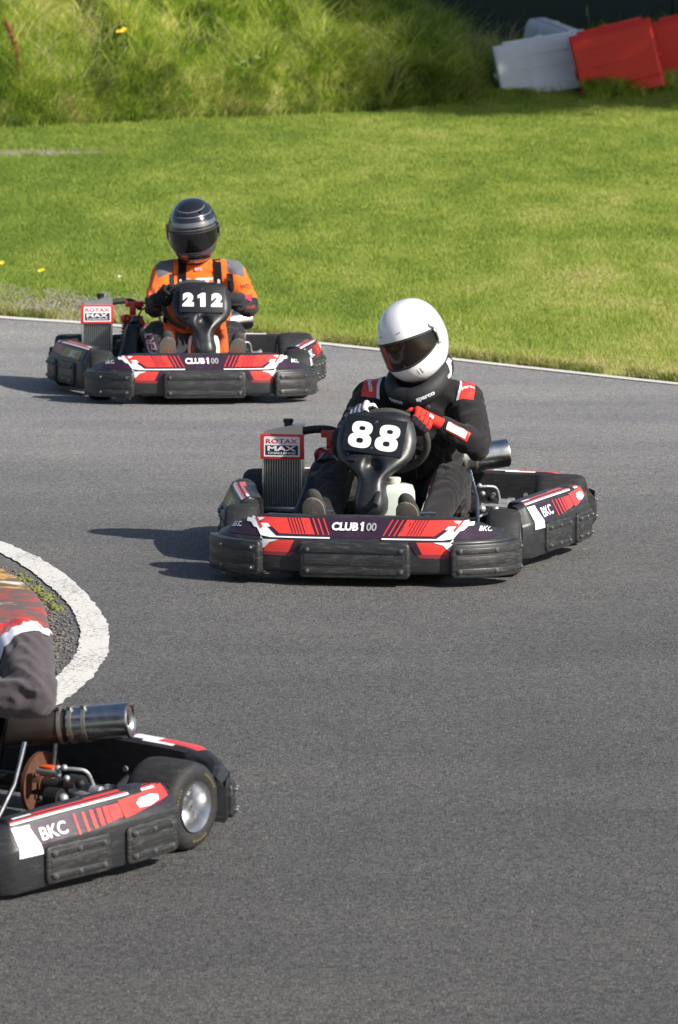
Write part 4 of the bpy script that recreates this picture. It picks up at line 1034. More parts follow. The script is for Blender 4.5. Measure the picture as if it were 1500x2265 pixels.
L = [(x, float(edgeY(x))-.02+jit(x*40)) for x in np.linspace(-9, 9, 260)]
strip('edge_line', L, [(x, y-.17+jit(x*53)) for x, y in L], .009, WLF)
# white line hugging the inside of the bend
OUT = [(-420,1118),(-200,1152),(-60,1182),(0,1201),(80,1233),(130,1265),(175,1302),(210,1338),(232,1370),(243,1400),(243,1428),(236,1456),(218,1487),(188,1520),(140,1558),(90,1592),(10,1640),(-120,1705),(-400,1830)]
INN = [(-420,1140),(-200,1172),(-60,1206),(0,1226),(55,1258),(95,1288),(128,1317),(152,1342),(168,1366),(177,1395),(178,1415),(173,1440),(160,1464),(138,1490),(112,1515),(70,1550),(-30,1605),(-180,1670),(-460,1785)]
gp = lambda l: [tuple(ground_at(*p))[:2] for p in l]
oL = smooth_path(gp(OUT), 3); iL = smooth_path(gp(INN), 3)
oL = [(p[0]+.9*jit(i*2.7), p[1]+3*jit(i*3.1)) for i, p in enumerate(oL)]; iL = [(p[0]+.7*jit(i*3.7+9), p[1]+2*jit(i*3.1+4)) for i, p in enumerate(iL)]
strip('apex_line', oL, iL, .009, WL)
# painted kerb stones inside the line
KO = [(-330,1216),(-150,1234),(-60,1254),(0,1277),(40,1297),(75,1325),(96,1352),(107,1380),(111,1410),(108,1440),(98,1470),(70,1508),(10,1556),(-110,1620),(-400,1740)]
ko = smooth_path(gp(KO), 2)
def kerb_mat():
    m = bpy.data.materials.new('kerb_paint'); m.use_nodes = True; t = m.node_tree; b = t.nodes['Principled BSDF']; tc = nd(t, 'ShaderNodeTexCoord')
    at = nd(t, 'ShaderNodeAttribute', attribute_name='run')
    w = nd(t, 'ShaderNodeMath', operation='FRACT'); mu = nd(t, 'ShaderNodeMath', operation='MULTIPLY_ADD'); mu.inputs[1].default_value = .5; mu.inputs[2].default_value = .075; t.links.new(at.outputs['Fac'], mu.inputs[0]); t.links.new(mu.outputs[0], w.inputs[0])
    c = nd(t, 'ShaderNodeValToRGB'); c.color_ramp.interpolation = 'CONSTANT'; e = c.color_ramp.elements; e[0].color = (.36,.055,.045,1); e[1].position = .5; e[1].color = (.50,.28,.05,1); t.links.new(w.outputs[0], c.inputs[0])
    n = nd(t, 'ShaderNodeTexNoise'); n.inputs['Scale'].default_value = 9; n.inputs['Detail'].default_value = 8; n.inputs['Roughness'].default_value = .7; t.links.new(tc.outputs['Object'], n.inputs['Vector'])
    r = nd(t, 'ShaderNodeMapRange'); r.inputs[1].default_value = .42; r.inputs[2].default_value = .53; t.links.new(n.outputs['Fac'], r.inputs[0])
    x = nd(t, 'ShaderNodeMix', data_type='RGBA'); x.inputs[7].default_value = (.11,.085,.08,1); t.links.new(r.outputs[0], x.inputs[0]); t.links.new(c.outputs[0], x.inputs[6])
    n3 = nd(t, 'ShaderNodeTexNoise'); n3.inputs['Scale'].default_value = 4; n3.inputs['Detail'].default_value = 3; t.links.new(tc.outputs['Object'], n3.inputs['Vector'])
    r3 = nd(t, 'ShaderNodeMapRange'); r3.inputs[1].default_value = .60; r3.inputs[2].default_value = .66; t.links.new(n3.outputs['Fac'], r3.inputs[0])
    x3 = nd(t, 'ShaderNodeMix', data_type='RGBA'); x3.inputs[7].default_value = (.55,.50,.42,1); t.links.new(r3.outputs[0], x3.inputs[0]); t.links.new(x.outputs[2], x3.inputs[6])
    t.links.new(x3.outputs[2], b.inputs['Base Color']); b.inputs['Roughness'].default_value = .8; return m
bm = bmesh.new(); lay = bm.verts.layers.float.new('run'); rows = []; run = 0
for i, p in enumerate(ko):
    a = V(ko[max(i-1,0)]); c = V(ko[min(i+1,len(ko)-1)]); d = (c-a).normalized(); nn = V((d.y, -d.x)); 
    if nn.x > 0 and i < 3: pass
    if i: run += (V(p)-V(ko[i-1])).length
    inn = V((-3.4, 22.2))-V(p); nn = inn.normalized(); row = []
    for dd, dz in ((0,.002),(.004,.028),(.02,.042),(.12,.052),(.35,.062),(.60,.066)):
        q = V(p)+nn*dd; vv = bm.verts.new((q.x, q.y, G1(q.x, q.y)+dz+.004)); vv[lay] = run; row.append(vv)
    rows.append(row)
for a, c in zip(rows[:-1], rows[1:]):
    for j in range(5): bm.faces.new((a[j], c[j], c[j+1], a[j+1]))
tag(link('kerb', bm, kerb_mat(), None, 50), 'low worn kerb painted in red and yellow blocks inside the white apex line', 'kerb')
# the strip of rough tarmac crumbs and moss between kerb and line
def scatter_bits(name, pts, size, mat, squash=.6, label=None, cat=None):
    n = len(pts); base = np.array([(1,0,0),(-1,0,0),(0,1,0),(0,-1,0),(0,0,1),(0,0,-1)], float); tri = np.array([(0,2,4),(2,1,4),(1,3,4),(3,0,4),(2,0,5),(1,2,5),(3,1,5),(0,3,5)])
    co = base[None]*(1+RNG.uniform(-.35, .35, (n, 6, 1)))*np.asarray(size).reshape(-1, 1, 1)*np.array([1,1,squash]); a = RNG.uniform(0, 6.28, n); cs, sn = np.cos(a)[:, None], np.sin(a)[:, None]
    x = co[..., 0]*cs-co[..., 1]*sn; y = co[..., 0]*sn+co[..., 1]*cs; co = np.stack([x, y, co[..., 2]], -1)+np.asarray(pts)[:, None, :]
    f = (tri[None]+6*np.arange(n)[:, None, None]).reshape(-1, 3); return raw_mesh(name, co.reshape(-1, 3), f, mat)
def raw_mesh(name, co, f, mat, attr=None):
    me = bpy.data.meshes.new(name); me.vertices.add(len(co)); me.vertices.foreach_set('co', np.ascontiguousarray(co, dtype=np.float32).ravel()); me.loops.add(f.size); me.loops.foreach_set('vertex_index', f.ravel().astype(np.int32))
    k = f.shape[1]; me.polygons.add(len(f)); me.polygons.foreach_set('loop_start', (np.arange(len(f))*k).astype(np.int32)); me.polygons.foreach_set('loop_total', np.full(len(f), k, dtype=np.int32)); me.update(calc_edges=True)
    if attr is not None:
        for kx, vv in attr.items(): at = me.attributes.new(kx, 'FLOAT', 'POINT'); at.data.foreach_set('value', vv.astype(np.float32))
    for mm in (mat if isinstance(mat, list) else [mat]): me.materials.append(mm)
    o = bpy.data.objects.new(name, me); COL.objects.link(o); return o
def along(path, t):
    k = t*(len(path)-1); i = int(min(k, len(path)-2)); f = k-i; return path[i][0]*(1-f)+path[i+1][0]*f, path[i][1]*(1-f)+path[i+1][1]*f
pts = []
for _ in range(1500):
    t = random.random(); x, y = along(ko, t); v = V((-3.4, 22.2))-V((x, y)); v.normalize(); w = abs(random.gauss(0, .05)); x -= v.x*w; y -= v.y*w; pts.append((x, y, G1(x, y)+.007))
tag(scatter_bits('loose_grit', pts, RNG.uniform(.003, .010, len(pts)), M('grit', (.14,.13,.12), .9, var=.4)), 'dark loose grit lying along the foot of the painted kerb', 'grit', kind='stuff')
pts = []
for tc_ in (.27,.33,.37,.43):
    for _ in range(28):
        x, y = along(ko, min(1, max(0, tc_+random.gauss(0, .010)))); v = V((-3.4, 22.2))-V((x, y)); v.normalize(); w = .03+abs(random.gauss(0, .03)); x -= v.x*w; y -= v.y*w; pts.append((x, y, G1(x, y)+.010))
tag(scatter_bits('moss', pts, RNG.uniform(.006, .016, len(pts)), M('moss_green', (.16,.17,.03), .95, var=.4)), 'yellow green moss tufts in the gap beside the painted kerb', 'moss', kind='stuff')

# ------------------------------------------------------------------ grass
def blade_mat(name, c0, c1, c2, dry, tr=.35, patch=1.0):
    m = bpy.data.materials.new(name); m.use_nodes = True; t = m.node_tree; b = t.nodes['Principled BSDF']; tc = nd(t, 'ShaderNodeTexCoord')
    at = nd(t, 'ShaderNodeAttribute', attribute_name='rnd')
    c = nd(t, 'ShaderNodeValToRGB'); e = c.color_ramp.elements
    while len(e) < 4: e.new(.5)
    for q, (p, k) in zip(e, ((0,c0),(.45,c1),(.82,c2),(1,dry))): q.position = p; q.color = (*k, 1)
    mp = nd(t, 'ShaderNodeMapping'); mp.inputs['Scale'].default_value = (1, .32, 1); t.links.new(tc.outputs['Object'], mp.inputs[0])
    n = nd(t, 'ShaderNodeTexNoise'); n.inputs['Scale'].default_value = patch; n.inputs['Detail'].default_value = 8; n.inputs['Roughness'].default_value = .78; t.links.new(mp.outputs[0], n.inputs['Vector'])
    r = nd(t, 'ShaderNodeMapRange'); r.inputs[1].default_value = .36; r.inputs[2].default_value = .64; r.inputs[3].default_value = -.27; r.inputs[4].default_value = .34; t.links.new(n.outputs['Fac'], r.inputs[0])
    ad = nd(t, 'ShaderNodeMath', operation='ADD'); t.links.new(at.outputs['Fac'], ad.inputs[0]); t.links.new(r.outputs[0], ad.inputs[1]); t.links.new(ad.outputs[0], c.inputs[0])
    t.links.new(c.outputs[0], b.inputs['Base Color']); b.inputs['Roughness'].default_value = .6; b.inputs['Specular IOR Level'].default_value = .25
    tr_ = nd(t, 'ShaderNodeBsdfTranslucent'); t.links.new(c.outputs[0], tr_.inputs[0]); mx = nd(t, 'ShaderNodeMixShader'); mx.inputs[0].default_value = tr
    t.links.new(b.outputs[0], mx.inputs[1]); t.links.new(tr_.outputs[0], mx.inputs[2]); t.links.new(mx.outputs[0], t.nodes['Material Output'].inputs[0]); return m
def blades(name, X, Y, H, Wd, lean, mat, segs=1, rnd=None, Z=None, dirb=None):
    """one triangle strip per blade, bent over by lean"""
    n = len(X); Z = relief(X, Y) if Z is None else Z; a = RNG.uniform(0, 2*pi, n); fa = RNG.uniform(-.9, .9, n)
    if dirb is not None: a = dirb+RNG.normal(0, .7, n)
    dx, dy = np.cos(a)*lean*H, np.sin(a)*lean*H; wx, wy = np.cos(fa)*Wd/2, np.sin(fa)*Wd/2; rows = []
    for k in range(segs):
        t = k/segs; w = 1-t*.75; rows.append(np.stack([np.stack([X-wx*w+dx*t*t, Y-wy*w+dy*t*t, Z+H*(t-.25*lean*t*t)], -1), np.stack([X+wx*w+dx*t*t, Y+wy*w+dy*t*t, Z+H*(t-.25*lean*t*t)], -1)], 1))
    tip = np.stack([X+dx, Y+dy, Z+H*(1-.25*lean)-.35*H*np.maximum(0, lean-.6)], -1)[:, None]
    co = np.concatenate(rows+[tip], 1); kv = co.shape[1]; tri = []
    for k in range(segs-1): tri += [(2*k, 2*k+1, 2*k+3), (2*k, 2*k+3, 2*k+2)]
    tri.append((2*segs-2, 2*segs-1, 2*segs)); f = (np.array(tri)[None]+kv*np.arange(n)[:, None, None]).reshape(-1, 3)
    if rnd is None: rnd = RNG.uniform(0, 1, n)
    return raw_mesh(name, co.reshape(-1, 3), f, mat, dict(rnd=np.repeat(rnd, kv)))
def nz(X, Y, s, o=0):
    return np.sin(X*s*1.3+o+np.sin(Y*s*.7+o)*1.7)*.5+np.sin(Y*s*.45+o*2+np.sin(X*s*1.9+o)*1.3)*.5
def lawn():
    n = 1450000; Y = 34+32*RNG.uniform(0, 1, n)**1.15; X = RNG.uniform(-1, 1, n)*(Y*.0547+.5); o_ = RNG.uniform(0, 1, n) < .27; X = np.where(o_, np.sign(X)*(Y*.0547+.45+RNG.uniform(0, 2.2, n)), X)
    keep = (Y > edgeY(X)+.03) & (Y < np.interp(X, BX, BY)+.5)
    # bare gravel patch at the left verge
    g = (X < -.95) & (Y < edgeY(X)+2.1+.5*np.sin(X*5)); keep &= ~(g & (RNG.uniform(0, 1, n) < .72-.25*((Y-edgeY(X))/2.4)))
    g2 = (X < -1.9) & (np.abs(Y-54.6-.2*np.sin(X*3)-(X+3)*.3) < .55); keep &= ~(g2 & (RNG.uniform(0, 1, n) < .9))
    X, Y = X[keep], Y[keep]; n = len(X)
    H = RNG.uniform(.014, .040, n)*(1+.35*nz(X, Y*.4, 3.2)+.8*np.clip(nz(X, Y*.5, 11, 4)-.35, 0, 1)*2)*np.where(Y-edgeY(X) < .6, .8+.9*np.clip(nz(X, Y, 5, 2), 0, 1), 1)
    dry = np.clip((X-.6)/2.5, 0, 1)*np.clip(1-(Y-36)/19, 0, 1); vdry = np.clip(1-(Y-edgeY(X))/1.6, 0, 1)*.38
    rnd = np.clip(RNG.beta(2.2, 3.0, n)*.8+dry*.34*(.6+.6*nz(X, Y, 1.7, 4))+vdry+.14*nz(X, Y*.35, 1.1, 1)+.10*nz(X, Y*.3, 6, 3)+.05*np.clip(X, -3, 1)-.10, -.2, 1.2)
    m = blade_mat('lawn_blades', (.21,.31,.050), (.39,.47,.085), (.54,.53,.17), (.66,.53,.30), .48, 1.3)
    tag(blades('lawn_grass', X, Y, H, .0060+.0055*(Y-35)/28, RNG.uniform(.25, .95, n), m, 1, rnd), 'short mown grass between the track and the rough bank', 'grass', kind='stuff')
def bank():
    nt, per = 8200, 42; cx = RNG.uniform(-6.4, 4.8, nt); cd = RNG.uniform(0, 1, nt)**1.1*7-.05; cy = np.interp(cx, BX, BY)+cd     # tuft centres
    size = np.clip(RNG.lognormal(0, .45, nt), .45, 2.2); tone = RNG.normal(.06, .17, nt)+.20*nz(cx, cy, 2.4, 9); n = nt*per
    a = RNG.uniform(0, 2*pi, n); q = np.abs(RNG.normal(0, .055, n))*np.repeat(size, per); X = np.repeat(cx, per)+np.cos(a)*q; Y = np.repeat(cy, per)+np.sin(a)*q; d = np.repeat(cd, per)
    keep = ~((X > 1.35) & (d > 3.5)) & ~((X > 1.5) & (d < .25))
    H = np.clip(RNG.normal(.21, .06, n)*np.repeat(size, per)**.8, .06, .55)*np.clip(.55+d*1.2, .55, 1); H = np.where(X > 1.2, H*.6, H)
    rnd = np.clip(RNG.beta(2, 3, n)*.75+np.repeat(tone, per), -.3, 1.1); db = np.where(RNG.uniform(0, 1, n) < .8, a, -pi/2+RNG.normal(0, .6, n)); db = np.arctan2(np.sin(db)-.45, np.cos(db))
    X, Y, d, H, rnd, db = X[keep], Y[keep], d[keep], H[keep], rnd[keep], db[keep]; n = len(X)
    m = blade_mat('bank_blades', (.075,.15,.018), (.36,.50,.055), (.70,.73,.16), (.92,.82,.44), .48, 2.6)
    tag(blades('bank_grass', X, Y, H, RNG.uniform(.006, .012, n), RNG.uniform(.35, 1.35, n), m, 4, rnd, None, db), 'long tangled rough grass covering the bank behind the lawn', 'grass', kind='stuff')
    # seed heads and dry stalks
    n = 5200; X = RNG.uniform(-4.0, 2.0, n); base = np.interp(X, BX, BY); Y = base+.3+RNG.uniform(0, 1, n)*5.5; H = RNG.uniform(.28, .62, n)
    k = (nz(X, Y, 2.1, 2) > -.35) & ((X < -.2) | (RNG.uniform(0, 1, n) < .35)); X, Y, H = X[k], Y[k], H[k]; n = len(X)
    m2 = blade_mat('seed_stalks', (.42,.46,.15), (.56,.54,.24), (.68,.60,.34), (.76,.68,.44), .4, 2)
    tag(blades('seed_grass', X, Y, H, RNG.uniform(.006, .011, n), RNG.uniform(.4, 1.2, n), m2, 4, None, None, -pi/2+RNG.normal(0, 1.2, n)), 'pale dry seed stalks drooping among the long bank grass', 'grass', kind='stuff')
    # dark tussocks of dead grass at the foot of the bank
    n = 26000; X = RNG.uniform(-4.0, 1.7, n); base = np.interp(X, BX, BY); Y = base+RNG.uniform(-.12, .55, n); k = nz(X, Y*0+3, 3.1, 2) > -.5; X, Y = X[k], Y[k]; n = len(X)
    m3 = blade_mat('tussock_blades', (.05,.10,.02), (.20,.30,.05), (.42,.42,.14), (.48,.34,.18), .4, 3)
    tag(blades('tussock_grass', X, Y, RNG.uniform(.06, .20, n)*(1+.5*nz(X, Y, 6, 2)), .010, RNG.uniform(.3, 1.2, n), m3, 3, np.clip(RNG.beta(2, 2, n)*.9+.25*nz(X, Y, 4, 1), 0, 1.1), None, -pi/2+RNG.normal(0, .8, n)), 'browned tussocks along the foot of the grassy bank', 'grass', kind='stuff')
    # grass round the barriers
    n = 16000; FT = [ground_at(*q, False) for q in ((1100,214),(1200,203),(1283,194),(1300,216),(1460,200),(1640,186))]; X = RNG.uniform(1.5, 4.4, n); Y = np.interp(X, [q.x for q in FT], [q.y for q in FT])+RNG.normal(0, .10, n); 
    tag(blades('barrier_grass', X, Y, RNG.uniform(.03, .12, n)*np.where(X > 2.45, 2.1, .9), .010, RNG.uniform(.2, .9, n), m, 3, RNG.beta(2, 3, n)), 'uncut grass growing up round the feet of the barriers', 'grass', kind='stuff')
lawn(); bank()
# tufts leaning over the edge line
n_ = 26000; X_ = RNG.uniform(-4, 4, n_); k_ = nz(X_, X_*0+2, 6.3, 2)+.7*nz(X_, X_*0, 17, 1) > -.3; X_ = X_[k_]; n_ = len(X_)
tag(blades('verge_tufts', X_, edgeY(X_)+.02+np.abs(RNG.normal(0, .16, n_)), RNG.uniform(.02, .07, n_), .006, RNG.uniform(.3, 1.2, n_), blade_mat('verge_blades', (.10,.13,.03), (.24,.30,.06), (.42,.38,.14), (.50,.38,.20), .4, 3), 2, RNG.beta(2, 2, n_), None, -pi/2+RNG.normal(0, .8, n_)), 'coarse dry tufts growing along the back of the far white line', 'grass', kind='stuff')
# bare gravel showing through the verge
pts = []
for _ in range(5200):
    x = random.uniform(-3.2, -.85); y = edgeY(x)+random.uniform(.05, 2.3)**1.0; pts.append((x, y, G1(x, y)+.004))
GRV = scatter_bits('verge_gravel', pts, RNG.uniform(.006, .022, len(pts)), M('gravel_stone', (.24,.20,.175), .9, var=.5, scale=12)); tag(GRV, 'scattered pinkish grey gravel on the bare verge at the left', 'gravel', kind='stuff')
L = [(x, float(edgeY(x))+.06) for x in np.linspace(-6, -.8, 40)]; strip('bare_verge', L, [(x, y+min(1.9, max(.0, -.8-x)*2)+.25*sin(x*7)) for x, y in L], .003, M('verge_soil', (.13,.11,.075), .95, var=.35, scale=14, bump=.3))
L = [(x, 54.1+.15*sin(x*3)+(x+3)*.3) for x in np.linspace(-5, -1.9, 24)]; strip('dirt_path', L, [(x, y+.75*min(1, (-1.9-x)*1.5)+.08*sin(x*11)) for x, y in L], .003, M('path_dust', (.26,.22,.20), .95, var=.2, scale=14))

def plant(name, px, py, h, label, cat, build, group=None):
    p = ground_at(px, py, False); root = empty(name, (p.x, p.y, G1(p.x, p.y))); tag(root, label, cat, group); build(root, h); return root
STEMG = M('stem_green', (.10,.17,.03), .7); YEL = M('yellow_petals', (.80,.55,.02), .6); RUSTY = M('rust_seed_spike', (.22,.06,.03), .9, var=.4, scale=60); LEAF = M('broad_leaf', (.16,.27,.05), .5, var=.35, scale=20)
def flower(root, h, r=.022, n=1):
    for k in range(n):
        a, q = random.uniform(0, 6.28), (0 if k == 0 else .05*random.random()+.03); dx, dy = cos(a)*q, sin(a)*q; hh = h*random.uniform(.85, 1)
        bm = bmesh.new(); tube(bm, [(0,0,0),(dx*.4,dy*.4,hh*.6),(dx,dy,hh)], .003, 6); link('stem', bm, STEMG, root)
        bm = bmesh.new()
        for i in range(11):
            b = 2*pi*i/11; u = V((cos(b), sin(b)*.5-.2, .55*sin(b)+.35)).normalized(); w = u.cross(V((0,-1,.4))).normalized()*r*.28; c = V((dx, dy, hh))
            bm.faces.new([bm.verts.new(q_) for q_ in (c-w*.4, c+u*r*.6-w, c+u*r, c+u*r*.6+w, c+w*.4)])
        sphere(bm, (dx, dy-.004, hh), (r*.3, r*.25, r*.3), sub=1); link('flower_head', bm, YEL, root)
plant('yellow_flower', 276, 134, .30, 'yellow ragwort bloom standing high in the bank grass', 'flower', lambda r, h: flower(r, h, .030, 3))
plant('yellow_flower', 5, 600, .06, 'yellow dandelion on the lawn at the left edge of the photo', 'flower', lambda r, h: flower(r, h, .022, 1))
plant('yellow_flower', 95, 614, .05, 'pair of small yellow dandelions on the lawn left of the orange driver', 'flower', lambda r, h: flower(r, h, .017, 2))
def daisy(r, h): bm = bmesh.new(); sphere(bm, (0,0,.03), (.012,.008,.010), sub=2); link('flower_head', bm, WHITE, r)
plant('daisy', 263, 622, .04, 'single white daisy in the lawn just behind the left radiator', 'flower', daisy)
def dock(root, h):
    bm = bmesh.new(); path = smooth_path([(0,0,0),(-.02,0,h*.3),(-.05,0,h*.6),(-.15,0,h)], 2); tube(bm, path, .006, 6); link('stem', bm, RUSTY, root)
    bm = bmesh.new()
    for _ in range(420):
        t = random.uniform(.25, 1); c = along([(p[0], p[2]) for p in path], t); q = random.gauss(0, .012*(1.2-t)+.006); sphere(bm, (c[0]+q, random.gauss(0, .01), c[1]+random.gauss(0, .01)), random.uniform(.005, .009), sub=1)
    link('seed_spike', bm, RUSTY, root)
plant('dock_stalk', 48, 195, .62, 'tall rust brown seed stalk leaning on the bank at the far left', 'plant', dock)
def broad(root, h):
    for k in range(16):
        a = random.uniform(0, 6.28); q = random.uniform(.03, .16); z = random.uniform(.2, 1)*h; bm = bmesh.new(); c = V((cos(a)*q, sin(a)*q*.6-.03, z)); u = V((cos(a), sin(a)*.5, random.uniform(-.2, .7))).normalized(); w = u.cross(V((0,-.7,.7))).normalized(); L = random.uniform(.05, .08)
        sec = [bm.verts.new(c+u*L*t+w*L*.36*sin(pi*t**.8)*s+V((0,0,-.01*t*t))) for s in (1,-1) for t in (.02,.25,.5,.75,.98)]
        for i in range(4): bm.faces.new((sec[i], sec[i+1], sec[i+6], sec[i+5]))
        tube(bm, [(0,0,0), tuple(c*.5+V((0,0,z*.1))), tuple(c)], .0025, 5); link('leaf', bm, LEAF, root)
plant('broad_leaf_weed', 548, 190, .28, 'pale broad leaved weed growing out of the bank grass', 'plant', broad)
def thin_stalk(root, h): bm = bmesh.new(); tube(bm, smooth_path([(0,0,0),(.01,0,h*.5),(-.02,0,h)]), [.006]*10 if 0 else .005, 6); tube(bm, [(-.018,0,h*.72),(-.02,0,h*.85),(-.02,0,h)], .012, 6); link('stem', bm, M('dead_stalk', (.20,.15,.09), .9), root)
plant('dead_stalk', 1302, 96, .42, 'thin brown dead stalk standing behind the white barrier', 'plant', thin_stalk)

# ------------------------------------------------------------------ barriers and hoarding
def barrier(col, name, cat, label, loc, rot, L=1.0, H=.8, group=None, wb=.42, wt=.22, rb=1.03):
    root = empty(name, loc); root.rotation_euler = rot; tag(root, label, cat, group)
    bm = bmesh.new(); P = lambda s, e: [(-wb/2*s,0),(-wb/2*s,.10),(-wb/2*s+.035,.125),(-wt/2*s-.03,H-.07),(-wt/2*s,H-.015),(-wt/2*s+.02,H),(wt/2*s-.02,H),(wt/2*s,H-.015),(wt/2*s+.03,H-.07),(wb/2*s-.035,.125),(wb/2*s,.10),(wb/2*s,0)]
    secs = []
    for x, s in ((-L/2,.90),(-L/2+.02,1),(-L/2+.06,1),(-L*.20,1),(-L*.185,rb),(-L*.15,rb),(-L*.135,1),(L*.22,1),(L*.235,rb),(L*.27,rb),(L*.285,1),(L/2-.06,1),(L/2-.02,1),(L/2,.90)):
        secs.append([V((x, y, z)) for y, z in P(s, 0)])
    loft(bm, secs); link('barrier_body', bm, col, root, 30)
    y0, z0_, y1, z1_ = -wb/2+.035, .125, -wt/2-.03, H-.07; an = math.atan2(y1-y0, z1_-z0_)
    def on(x, z, sx, sz):
        b_ = bmesh.new(); t_ = (z-z0_)/(z1_-z0_); box(b_, (x, y0+(y1-y0)*t_-.001, z), (sx,.009,sz), (-an,0,0), .003); link('moulded_rib', b_, col, root)
    on(0, z0_+(z1_-z0_)*.80, L*.56, .012); on(0, z0_+(z1_-z0_)*.42, L*.56, .012)
    bm = bmesh.new(); box(bm, (0,0,H+.012), (L*.80, wt*.55, .035), bev=.012); link('top_deck', bm, col, root)
    for s_ in (-1, 1):
        bm = bmesh.new(); lathe(bm, (s_*(L/2-.01), 0, H*.45), (s_,0,0), [(0,.05),(.035,.05),(.04,.04)], 18); link('joining_lug', bm, col, root)
    bm = bmesh.new(); lathe(bm, (-.05,0,H+.028), (0,0,1), [(0,.05),(.012,.05),(.014,.03)], 20); link('filler_cap', bm, col, root)
    return root
RB = M('red_polyethylene', (.80,.035,.018), .42, var=.1, scale=3, coat=.1); WB = M('white_polyethylene', (.72,.73,.76), .5, var=.16, scale=3, bump=.05)
gb = 'plastic barriers stacked at the edge of the grass'
z0 = lambda x, y: G1(x, y)
def foot(px, py, d=0):
    p = ground_at(px, py, False); return (p.x, p.y+d, p.z-.005)
barrier(WB, 'barrier', 'barrier', 'weathered white plastic barrier in front of the dark hoarding, left of the red ones', foot(1222, 207, .25), (radians(-6), radians(-9), radians(5)), 1.06, .56, gb)
barrier(WB, 'barrier', 'barrier', 'white plastic barrier mostly hidden behind the front white one, only its end showing', foot(1232, 176, 1.5), (0, radians(10), radians(-58)), .80, .52, gb)
barrier(RB, 'barrier', 'barrier', 'bright red plastic barrier next to the white one, tilted up on the slope', foot(1386, 210, .2), (radians(-3), radians(-14), radians(-5)), .84, .70, gb, .50, .40, 1.0)
barrier(RB, 'barrier', 'barrier', 'red plastic barrier cut by the right edge of the photo', foot(1560, 176, .1), (radians(-3), radians(-12), radians(-4)), .84, .68, gb, .50, .40, 1.0)
HB = M('dark_green_board', (.010,.030,.028), .7, var=.3, scale=4)
hr = empty('hoarding', (3, 68.6, G1(3, 68.6))); tag(hr, 'tall dark green board hoarding behind the bank and barriers', 'hoarding')
for i in range(6):
    x = -4.2+2.44*i; bm = bmesh.new(); box(bm, (x+1.22, 0, 1.0), (2.42,.03,3.4)); link('board_panel', bm, HB, hr)
    bm = bmesh.new(); box(bm, (x, .06, 1.0), (.09,.09,3.5), bev=.01); link('post', bm, HB, hr)

# ------------------------------------------------------------------ the tree beyond the right edge that shades the barriers
def tree(x, y, h, rx, ry, rz, n, label, seed):
    rr = random.Random(seed); root = empty('tree', (x, y, G1(x, y))); tag(root, label, 'tree'); bark = M('bark', (.12,.09,.065), .9, var=.35, bump=.4)
    bm = bmesh.new(); tube(bm, smooth_path([(0,0,-.2),(.1,.05,h*.3),(-.05,.1,h*.6),(.1,0,h)]), [.26-.015*i for i in range(13)][:len(smooth_path([(0,0,0)]*4))], 12) if 0 else tube(bm, [(0,0,-.2),(.1,.05,h*.3),(-.05,.1,h*.6),(.1,0,h)], [.26,.20,.14,.06], 12)
    for _ in range(12):
        a = rr.uniform(0, 6.28); z = rr.uniform(.35, .9)*h; q = rr.uniform(.5, .85); e = V((cos(a)*rx*q, sin(a)*ry*q, min(h+rz*.4, z+rz*rr.uniform(.1, .6)))); tube(bm, [(0,.05,z), tuple(V((0,0,z)).lerp(e, .5)+V((0,0,.25))), tuple(e)], [.08,.05,.02], 8)
    link('trunk', bm, bark, root)
    rg = np.random.default_rng(seed); cl = rg.normal(0, 1, (90, 3)); cl /= np.linalg.norm(cl, axis=1)[:, None]; cl *= rg.uniform(.35, .95, (90, 1))*np.array([rx, ry, rz]); cl[:, 2] += h
    i = rg.integers(0, 90, n); c = cl[i]+rg.normal(0, .42, (n, 3)); u = rg.normal(0, 1, (n, 3)); u /= np.linalg.norm(u, axis=1)[:, None]; w = np.cross(u, rg.normal(0, 1, (n, 3))); w /= np.linalg.norm(w, axis=1)[:, None]; s = rg.uniform(.05, .11, (n, 1))
    co = np.stack([c-u*s, c+w*s*.5, c+u*s, c-w*s*.5], 1).reshape(-1, 3); f = np.arange(4*n).reshape(-1, 4)
    o = raw_mesh('crown', co, f, blade_mat('tree_leaves_%d' % seed, (.03,.07,.012), (.06,.12,.02), (.09,.15,.03), (.13,.16,.05), .3, .8), dict(rnd=np.repeat(rg.uniform(0, 1, n), 4))); o.parent = root
tree(9.8, 61.5, 6.6, 5.6, 6.2, 2.4, 120000, 'broad leafy tree out of shot on the right that shades the barriers', 5)

# ------------------------------------------------------------------ karts and drivers
def place(o, front, yaw, sc, anchor=(0, -.42), pitch=0):
    g = ground_at(*front); b = atan(float(np.interp(g.y, KY, KS)))
    Mx = Matrix.Rotation(b, 4, 'X') @ Matrix.Rotation(radians(yaw), 4, 'Z') @ Matrix.Rotation(radians(pitch), 4, 'X') @ Matrix.Scale(sc, 4)
    p = g-(Mx @ V((anchor[0], anchor[1], 0))); o.location = (p.x, p.y, p.z+.004); o.rotation_euler = Mx.to_euler(); o.scale = (sc,)*3
PL = {'lead': ((785,1300), -9.5, 1.01, (0,-.42)), 'chase': ((453,897), 5.6, 1.0, (0,-.42)), 'near': ((438,1885), -33, .985, (.70,1.05), 1.6)}
gk = 'racing karts on the track'
kart = make_kart(); k2 = copy_tree(kart); k3 = copy_tree(kart)
for k, n in ((kart,'lead'),(k2,'chase'),(k3,'near')): place(k, *PL[n])
tag(kart, 'red and black racing kart with number 88 on its plate, in the middle', 'kart', gk)
tag(k2, 'black and red racing kart with number 212 on its plate, following behind', 'kart', gk)
tag(k3, 'racing kart cut off at the lower left, its rear wheel and muffler in view', 'kart', gk)
t8, b8 = eight_rings()
